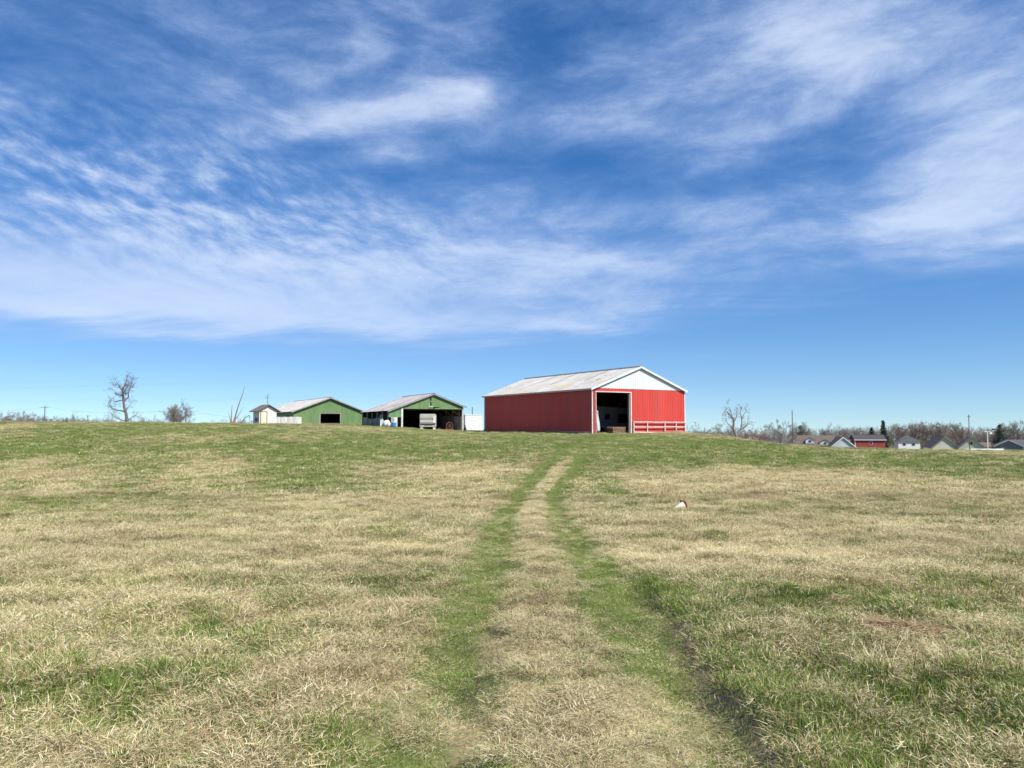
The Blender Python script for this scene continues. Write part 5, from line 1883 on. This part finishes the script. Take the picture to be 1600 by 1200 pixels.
def conifer(name, label, px, top, Y, rad_px, mat, seed, droop=0.35, cone=True, bare=0.06):
    rg_ = random.Random(seed)
    x_ = (px - CXP) / FPX * Y
    zg = float(base_height(x_, Y))
    H = PZ(px, top, Y) - zg
    R0 = rad_px / FPX * Y
    t_ = thing(name, label, 'tree', (x_, Y, zg - 0.1), rg_.random() * 6)
    MB().tube((0, 0, 0), (0, 0, H * 0.97), H * 0.018, 0.02, n=7).build('trunk', M_BARK, t_)
    vs_, fs_ = [], []
    nl = 26
    for i in range(nl):
        f = bare + (0.985 - bare) * i / (nl - 1)
        z_ = f * H
        R = R0 * ((1 - f) ** 0.85 if cone else math.sin(math.pi * min(1, 0.18 + 0.80 * f)) ** 0.8) * rg_.uniform(0.6, 1.25) + 0.08
        nb = max(5, int(11 * (1 - f) + 5))
        for j in range(nb):
            a = 6.283 * (j + rg_.random()) / nb
            L_ = R * rg_.uniform(0.45, 1.25)
            dr = droop * rg_.uniform(0.6, 1.3)
            for s_ in range(7):
                g = (s_ + 0.6) / 7
                c_ = Vector((math.cos(a) * L_ * g, math.sin(a) * L_ * g, z_ - dr * L_ * g * (0.4 + g * 0.6)))
                for _ in range(2):
                    sz = (0.16 + 0.20 * (1 - abs(g - 0.45))) * max(0.5, H / 9.0) * rg_.uniform(0.7, 1.2)
                    u_ = Vector((rg_.gauss(0, 1), rg_.gauss(0, 1), rg_.gauss(0, 0.6))).normalized()
                    w_ = Vector((rg_.gauss(0, 1), rg_.gauss(0, 1), rg_.gauss(0, 0.5) - 0.4)).normalized()
                    bq = len(vs_)
                    vs_ += [c_ - u_ * sz * 0.5, c_ + u_ * sz * 0.5, c_ + w_ * sz * 1.3]
                    fs_.append((bq, bq + 1, bq + 2))
    MB().add(vs_, fs_).build('crown', mat, t_)
    return t_


conifer('spruce_tree', 'tall dark pointed spruce beside the red house', 1379, 656, 268, 18, M_NEEDLE, 3)
conifer('spruce_tree', 'short dark conifer behind the red house roof', 1361, 667, 275, 9, M_NEEDLE, 4, cone=False)
conifer('pine_tree', 'olive green pine right of the first right pole', 1250, 664, 262, 26, M_PINE, 5, droop=0.05, cone=False)
conifer('evergreen_tree', 'rounded dark evergreen above the dark low house', 1560, 663, 262, 18, M_NEEDLE, 6, droop=0.1, cone=False)
conifer('evergreen_tree', 'small evergreen between red barn and first houses', 1094, 675, 300, 12, M_NEEDLE, 7, droop=0.1, cone=False)

# far wood closing the horizon, one mass
def far_wood(name, label, ranges, seed):
    rg_ = random.Random(seed)
    segs = []
    cfg = dict(BASE)
    cfg.update(levels=2, kids=(9, 6, 4), trunk_lv=9, rmin=0.05, ang=(0.6, 0.7, 0.7), len=(0.5, 0.5, 0.5))
    for px0_, px1_, n, tp0, tp1 in ranges:
        for k in range(n):
            px = px0_ + (px1_ - px0_) * (k + rg_.random()) / n
            Y = rg_.uniform(370, 450)
            x_ = (px - CXP) / FPX * Y
            zg = float(base_height(x_, Y))
            H = PZ(px, tp0 + (tp1 - tp0) * k / n + rg_.uniform(-2, 3), Y) - zg
            sg = [[], []]
            grow(rg_, sg, 0, (x_, Y, zg - 0.3), (0, 0, 1), H * 0.9, H * 0.02, cfg)
            segs += sg[0]
    o = obj(name, tubes_mesh(name, segs, 3), M_TWIG)
    return tag(o, label, 'wood', kind='stuff')


far_wood('distant_wood', 'hazy band of far bare woods along the horizon', [(-60, 260, 90, 655, 658), (1060, 1300, 110, 676, 673), (1300, 1660, 170, 671, 672)], 12)

# ------------------------------------------------------------------ houses beyond the field
def house(name, label, px, Y, w, d, wall_h, rise, yaw, ridge_y, wall, roof, hip=False, wins=(), ov=0.35, chimney=None, gable_win=None, trim=None, side=False):
    """w along local x; the ridge runs along y (gable faces the viewer), or along x when side is set"""
    x_ = (px - CXP) / FPX * Y
    zr_ = PZ(px, ridge_y, Y)
    zb = zr_ - wall_h - rise
    t_ = thing(name, label, 'house', (x_, Y, zb), rad(yaw))
    W2, D2 = w / 2, d / 2
    top = wall_h
    zl = -3.0
    m_ = MB()
    if hip:
        m_.box(-W2, W2, -D2, D2, zl, top)
    elif not side:
        m_.prism([(-W2, zl), (W2, zl), (W2, top), (0, top + rise), (-W2, top)], -D2, D2)
    else:
        m_.prism([(-D2, zl), (D2, zl), (D2, top), (0, top + rise), (-D2, top)], -W2, W2, 'x')
    m_.build('wall', wall, t_)
    m_ = MB()
    th = 0.16
    if hip:
        a, b_ = W2 + ov, D2 + ov
        rx = max(0.4, a - b_) if w >= d else 0.4
        m_.add([(-a, -b_, top + 0.003), (a, -b_, top + 0.003), (a, b_, top + 0.003), (-a, b_, top + 0.003), (-rx, 0, top + rise), (rx, 0, top + rise)],
               [(0, 3, 2, 1), (0, 1, 5, 4), (1, 2, 5), (2, 3, 4, 5), (3, 0, 4)])
    else:
        a = (D2 if side else W2) + ov
        b_ = (W2 if side else D2) + ov
        k_ = rise / (D2 if side else W2)
        z0 = top - ov * k_
        prof = [(-a, z0 + 0.01), (0, top + rise + 0.01), (a, z0 + 0.01), (a, z0 + th), (0, top + rise + th + 0.03), (-a, z0 + th)]
        m_.prism(prof, -b_, b_, 'x' if side else 'y')
    rf = m_.build('roof', roof, t_)
    if trim is not None and not hip and not side:
        for sd in (-1, 1):
            MB().bar((0, -D2 - ov - 0.03, top + rise + 0.02), (sd * (W2 + ov), -D2 - ov - 0.03, top - ov * rise / W2 + 0.02), 0.05, 0.24).build('barge_board', trim, t_)
    if chimney is not None:
        MB().box(chimney - 0.3, chimney + 0.3, -0.3, 0.3, top + rise * 0.5, top + rise + 0.7).build('chimney', M_HBROWN, rf)
    for (wx, wz, ww, wh) in wins:
        f_ = MB().box(wx - ww / 2 - 0.09, wx + ww / 2 + 0.09, -D2 - 0.05, -D2 - 0.003, wz - 0.09, wz + wh + 0.09).build('window', M_HWHITE, t_)
        MB().box(wx - ww / 2, wx + ww / 2, -D2 - 0.07, -D2 - 0.052, wz, wz + wh).build('pane', M_GLASSD, f_)
    if gable_win is not None:
        wx, wz, r_ = gable_win
        f_ = MB().tube((wx, -D2 - 0.06, wz), (wx, -D2 - 0.003, wz), r_ + 0.1, n=16).build('window', M_HBROWN, t_)
        MB().tube((wx, -D2 - 0.08, wz), (wx, -D2 - 0.062, wz), r_, n=16).build('pane', M_GLASSD, f_)
    return t_


house('bungalow', 'brown roofed low house half hidden beside the red barn', 1094, 255, 8.0, 9.0, 2.6, 1.7, -14, 677.5, M_HBEIGE, M_ROOFB, side=True)
house('bungalow', 'low house with brown-grey hip roof behind the gnarled tree', 1130, 250, 12.5, 9.0, 2.4, 2.2, -16, 680.5, M_HBROWN, M_ROOFB, hip=True)
house('white_house', 'white gabled house left of the dark roofed bungalow', 1172, 245, 7.6, 10.0, 2.7, 2.9, -12, 681.0, M_HWHITE, M_ROOFG, trim=M_HWHITE)
house('bungalow', 'bungalow with dark grey hip roof at the first right pole', 1220, 250, 10.5, 8.5, 2.5, 2.0, -20, 684.5, M_HGREY, M_ROOFG, hip=True)
h = house('brown_roofed_house', 'beige house with brown roof and two small white gables', 1272, 252, 12.0, 9.0, 2.3, 3.2, -21, 681.0, M_HBEIGE, M_ROOFB, side=True, wins=((-4.4, -0.4, 1.0, 1.1), (-1.0, -0.4, 1.0, 1.1)))
for gx0, zg0, w_ in ((-1.7, 3.0, 2.6), (3.0, 2.3, 3.2)):
    m_ = MB()
    m_.prism([(gx0 - w_ / 2, zg0), (gx0 + w_ / 2, zg0), (gx0 + w_ / 2, zg0 + 1.1), (gx0, zg0 + 1.9), (gx0 - w_ / 2, zg0 + 1.1)], -4.1, -0.5)
    dm = m_.build('dormer', M_HWHITE, h)
    m_ = MB()
    m_.prism([(gx0 - w_ / 2 - 0.25, zg0 + 0.95), (gx0, zg0 + 1.92), (gx0 + w_ / 2 + 0.25, zg0 + 0.95), (gx0 + w_ / 2 + 0.25, zg0 + 1.1), (gx0, zg0 + 2.1), (gx0 - w_ / 2 - 0.25, zg0 + 1.1)], -4.3, -0.4)
    m_.build('dormer_roof', M_ROOFG, dm)
    MB().box(gx0 - 0.4, gx0 + 0.4, -4.14, -4.103, zg0 + 0.3, zg0 + 1.0).build('dormer_window', M_GLASSD, dm)
house('grey_house', 'pale grey gabled house left of the red house', 1309, 246, 7.8, 11.0, 2.4, 3.2, -10, 683.0, M_HGREY, M_ROOFD, wins=((-1.4, 0.05, 0.9, 1.0),), trim=M_HWHITE, chimney=0.8)
h = house('red_house', 'dark red house with long slate roof beside the spruce', 1354, 248, 9.2, 7.5, 3.4, 1.4, -14, 680.0, M_HRED, M_ROOFD, side=True, wins=((0.3, 1.9, 0.7, 0.9),))
MB().box(-4.68, -4.5, -3.8, -3.7, -2, 3.4).build('corner_board', M_HWHITE, h)
MB().box(-4.95, 4.95, -4.15, -4.08, 3.18, 3.38).build('fascia', M_HWHITE, h)
house('white_house', 'white house with dark hip roof and two small windows', 1415, 250, 6.6, 6.2, 3.0, 2.0, -15, 680.5, M_HWHITE, M_ROOFD, hip=True, wins=((-1.5, 1.7, 0.9, 0.7), (1.3, 1.7, 0.9, 0.7)))
house('beige_house', 'beige gabled house with plain wall left of the round window house', 1467, 246, 7.8, 12.0, 2.6, 3.2, -17, 683.0, M_HBEIGE, M_ROOFD, trim=M_HBROWN)
house('beige_house', 'beige gabled house with round gable window by the right pole', 1512, 240, 7.0, 10.0, 3.0, 3.0, -25, 683.0, M_HBEIGE, M_ROOFD, wins=((-2.0, 0.35, 1.0, 0.8), (2.0, 0.5, 0.7, 0.7)), gable_win=(-0.1, 4.1, 0.42), trim=M_HBROWN, chimney=-1.0)
house('garage', 'low brown roofed garage right of the round window house', 1528, 244, 5.5, 6.0, 2.2, 1.2, -30, 692.0, M_HBEIGE, M_ROOFB, side=True)
house('dark_house', 'dark low house with slate roof and gable at the right edge', 1572, 240, 7.5, 8.0, 2.5, 1.9, -30, 687.5, M_HDARK, M_ROOFG, wins=((-1.8, 0.6, 1.2, 0.9),), trim=M_HGREY)
house('dark_house', 'slate roofed house cut by the right picture edge', 1603, 243, 9.0, 8.0, 2.6, 1.8, -33, 688.0, M_HGREY, M_ROOFG, side=True, wins=((-2.0, 0.8, 1.2, 0.9),))

# white board fence below the right houses
p0_, p1_ = P(1508, 704, 205), P(1568, 705, 205)
t1 = thing('white_fence', 'low white board fence below the round window house', 'fence', (p0_.x, 205, 0), 0.0)
zg = PZ(1538, 701.2, 205)
for k in range(6):
    x_ = (p1_.x - p0_.x) * k / 6
    MB().box(x_ + 0.03, x_ + (p1_.x - p0_.x) / 6 - 0.03, 0, 0.05, float(base_height(p0_.x + x_, 205)) - 0.2, zg + 0.04 * (k % 2)).build('panel', M_HWHITE, t1)
for k in range(7):
    x_ = (p1_.x - p0_.x) * k / 6
    MB().box(x_ - 0.06, x_ + 0.06, 0.055, 0.16, float(base_height(p0_.x + x_, 205)) - 0.2, zg + 0.1).build('post', M_HWHITE, t1)


# ------------------------------------------------------------------ utility poles and wires
def pole(label, px, top, Y, arms=(), mat=M_POLE, r_=0.15, name='utility_pole', cat='utility pole', group=None):
    x_ = (px - CXP) / FPX * Y
    zg = float(base_height(x_, Y))
    H = PZ(px, top, Y) - zg
    t_ = thing(name, label, cat, (x_, Y, zg), 0.0, group)
    MB().tube((0, 0, -0.3), (0, 0, H), r_, r_ * 0.7, n=8).build('post', mat, t_)
    for z_, w_ in arms:
        MB().box(-w_ / 2, w_ / 2, -0.2, -0.1, H - z_, H - z_ + 0.12).build('cross_arm', mat, t_)
        for sx_ in (-0.45, 0.45):
            MB().tube((sx_ * w_, -0.15, H - z_ + 0.12), (sx_ * w_, -0.15, H - z_ + 0.3), 0.05, n=6).build('insulator', M_STEEL, t_)
    return Vector((x_, Y, zg + H))


pA = pole('utility pole with cross arm standing over the far left trees', 70.5, 634, 215, arms=((0.5, 2.2),), r_=0.17)
pB = pole('short utility pole against the many stemmed bare tree', 291, 638, 150, r_=0.13)
pC = pole('utility pole right of the gnarled bare tree', 1237.5, 641, 190, r_=0.15)
pD = pole('tall utility pole in front of the round window house', 1513, 648, 195, arms=((0.6, 0.8),), r_=0.14)
pE = pole('thin pole sticking up behind the white box trailer', 738, 636, 150, r_=0.12)
x_ = (1541 - CXP) / FPX * 200
zg = float(base_height(x_, 200))
t1 = thing('lamp_post', 'pale lamp post with two heads right of the round window house', 'lamp post', (x_, 200, zg))
Hh = PZ(1541, 674, 200) - zg
MB().tube((0, 0, -0.2), (0, 0, Hh), 0.13, 0.10, n=8).build('post', M_HWHITE, t1)
MB().bar((-0.5, 0, Hh - 0.15), (0.9, 0, Hh - 0.05), 0.09, 0.09).build('arm', M_HWHITE, t1)
MB().box(-0.75, -0.3, -0.18, 0.18, Hh - 0.1, Hh + 0.12).build('lamp_head', M_HWHITE, t1)
MB().box(0.6, 1.2, -0.18, 0.18, Hh - 0.7, Hh - 0.25).build('lamp_head', M_HWHITE, t1)


def wire(label, a, b_, sag, r_=0.013):
    segs = []
    n = 20
    pts = [a.lerp(b_, k / n) - Vector((0, 0, sag * 4 * (k / n) * (1 - k / n))) for k in range(n + 1)]
    for k in range(n):
        segs.append((*pts[k], *pts[k + 1], r_, r_))
    o = obj('power_line', tubes_mesh('power_line', segs, 4), M_WIRE)
    return tag(o, label, 'wire', 'power lines')


wire('thin power line running off the left picture edge', P(-60, 640, 235), pA + Vector((-0.9, 0, -0.4)), 0.8)
wire('thin power line between the left pole and the short pole', pA + Vector((0.9, 0, -0.4)), pB + Vector((0, 0, -0.2)), 1.2)
wire('thin power line between the short pole and the dead tree', pB + Vector((0, 0, -0.2)), P(395, 652, 160), 0.5)

# ------------------------------------------------------------------ a wad of dead hay on the field, and a few thrown-up stems
cx_, cy_ = ground_at(1410, 990)
MB_hay = []
rgh = random.Random(31)
for k in range(420):
    a, r_ = rgh.uniform(0, 6.283), rgh.random() ** 0.6
    x_, y_ = 0.34 * r_ * math.cos(a), 0.22 * r_ * math.sin(a)
    z_ = 0.11 * (1 - r_ * r_) * rgh.uniform(0.4, 1.05)
    th = rgh.gauss(2.6, 0.5)
    L_ = rgh.uniform(0.08, 0.24)
    dv = Vector((math.cos(th), math.sin(th), rgh.uniform(-0.35, 0.45))) * L_ * 0.5
    zb = float(height(np.array([cx_ + x_]), np.array([cy_ + y_]))[0])
    MB_hay.append((x_ - dv.x, y_ - dv.y, max(zb + 0.005, zb + z_ - dv.z), x_ + dv.x, y_ + dv.y, max(zb + 0.01, zb + z_ + dv.z), 0.0025, 0.0018))
M_HAY = pmat('brown_hay', (0.50, 0.37, 0.22), (0.30, 0.20, 0.12), scale=40.0, rough=1.0)
o = obj('hay_wad', tubes_mesh('hay_wad', MB_hay, 3), M_HAY)
o.location = (cx_, cy_, 0.02)
tag(o, 'matted brown wad of dead hay on the right of the field', 'hay', kind='stuff')
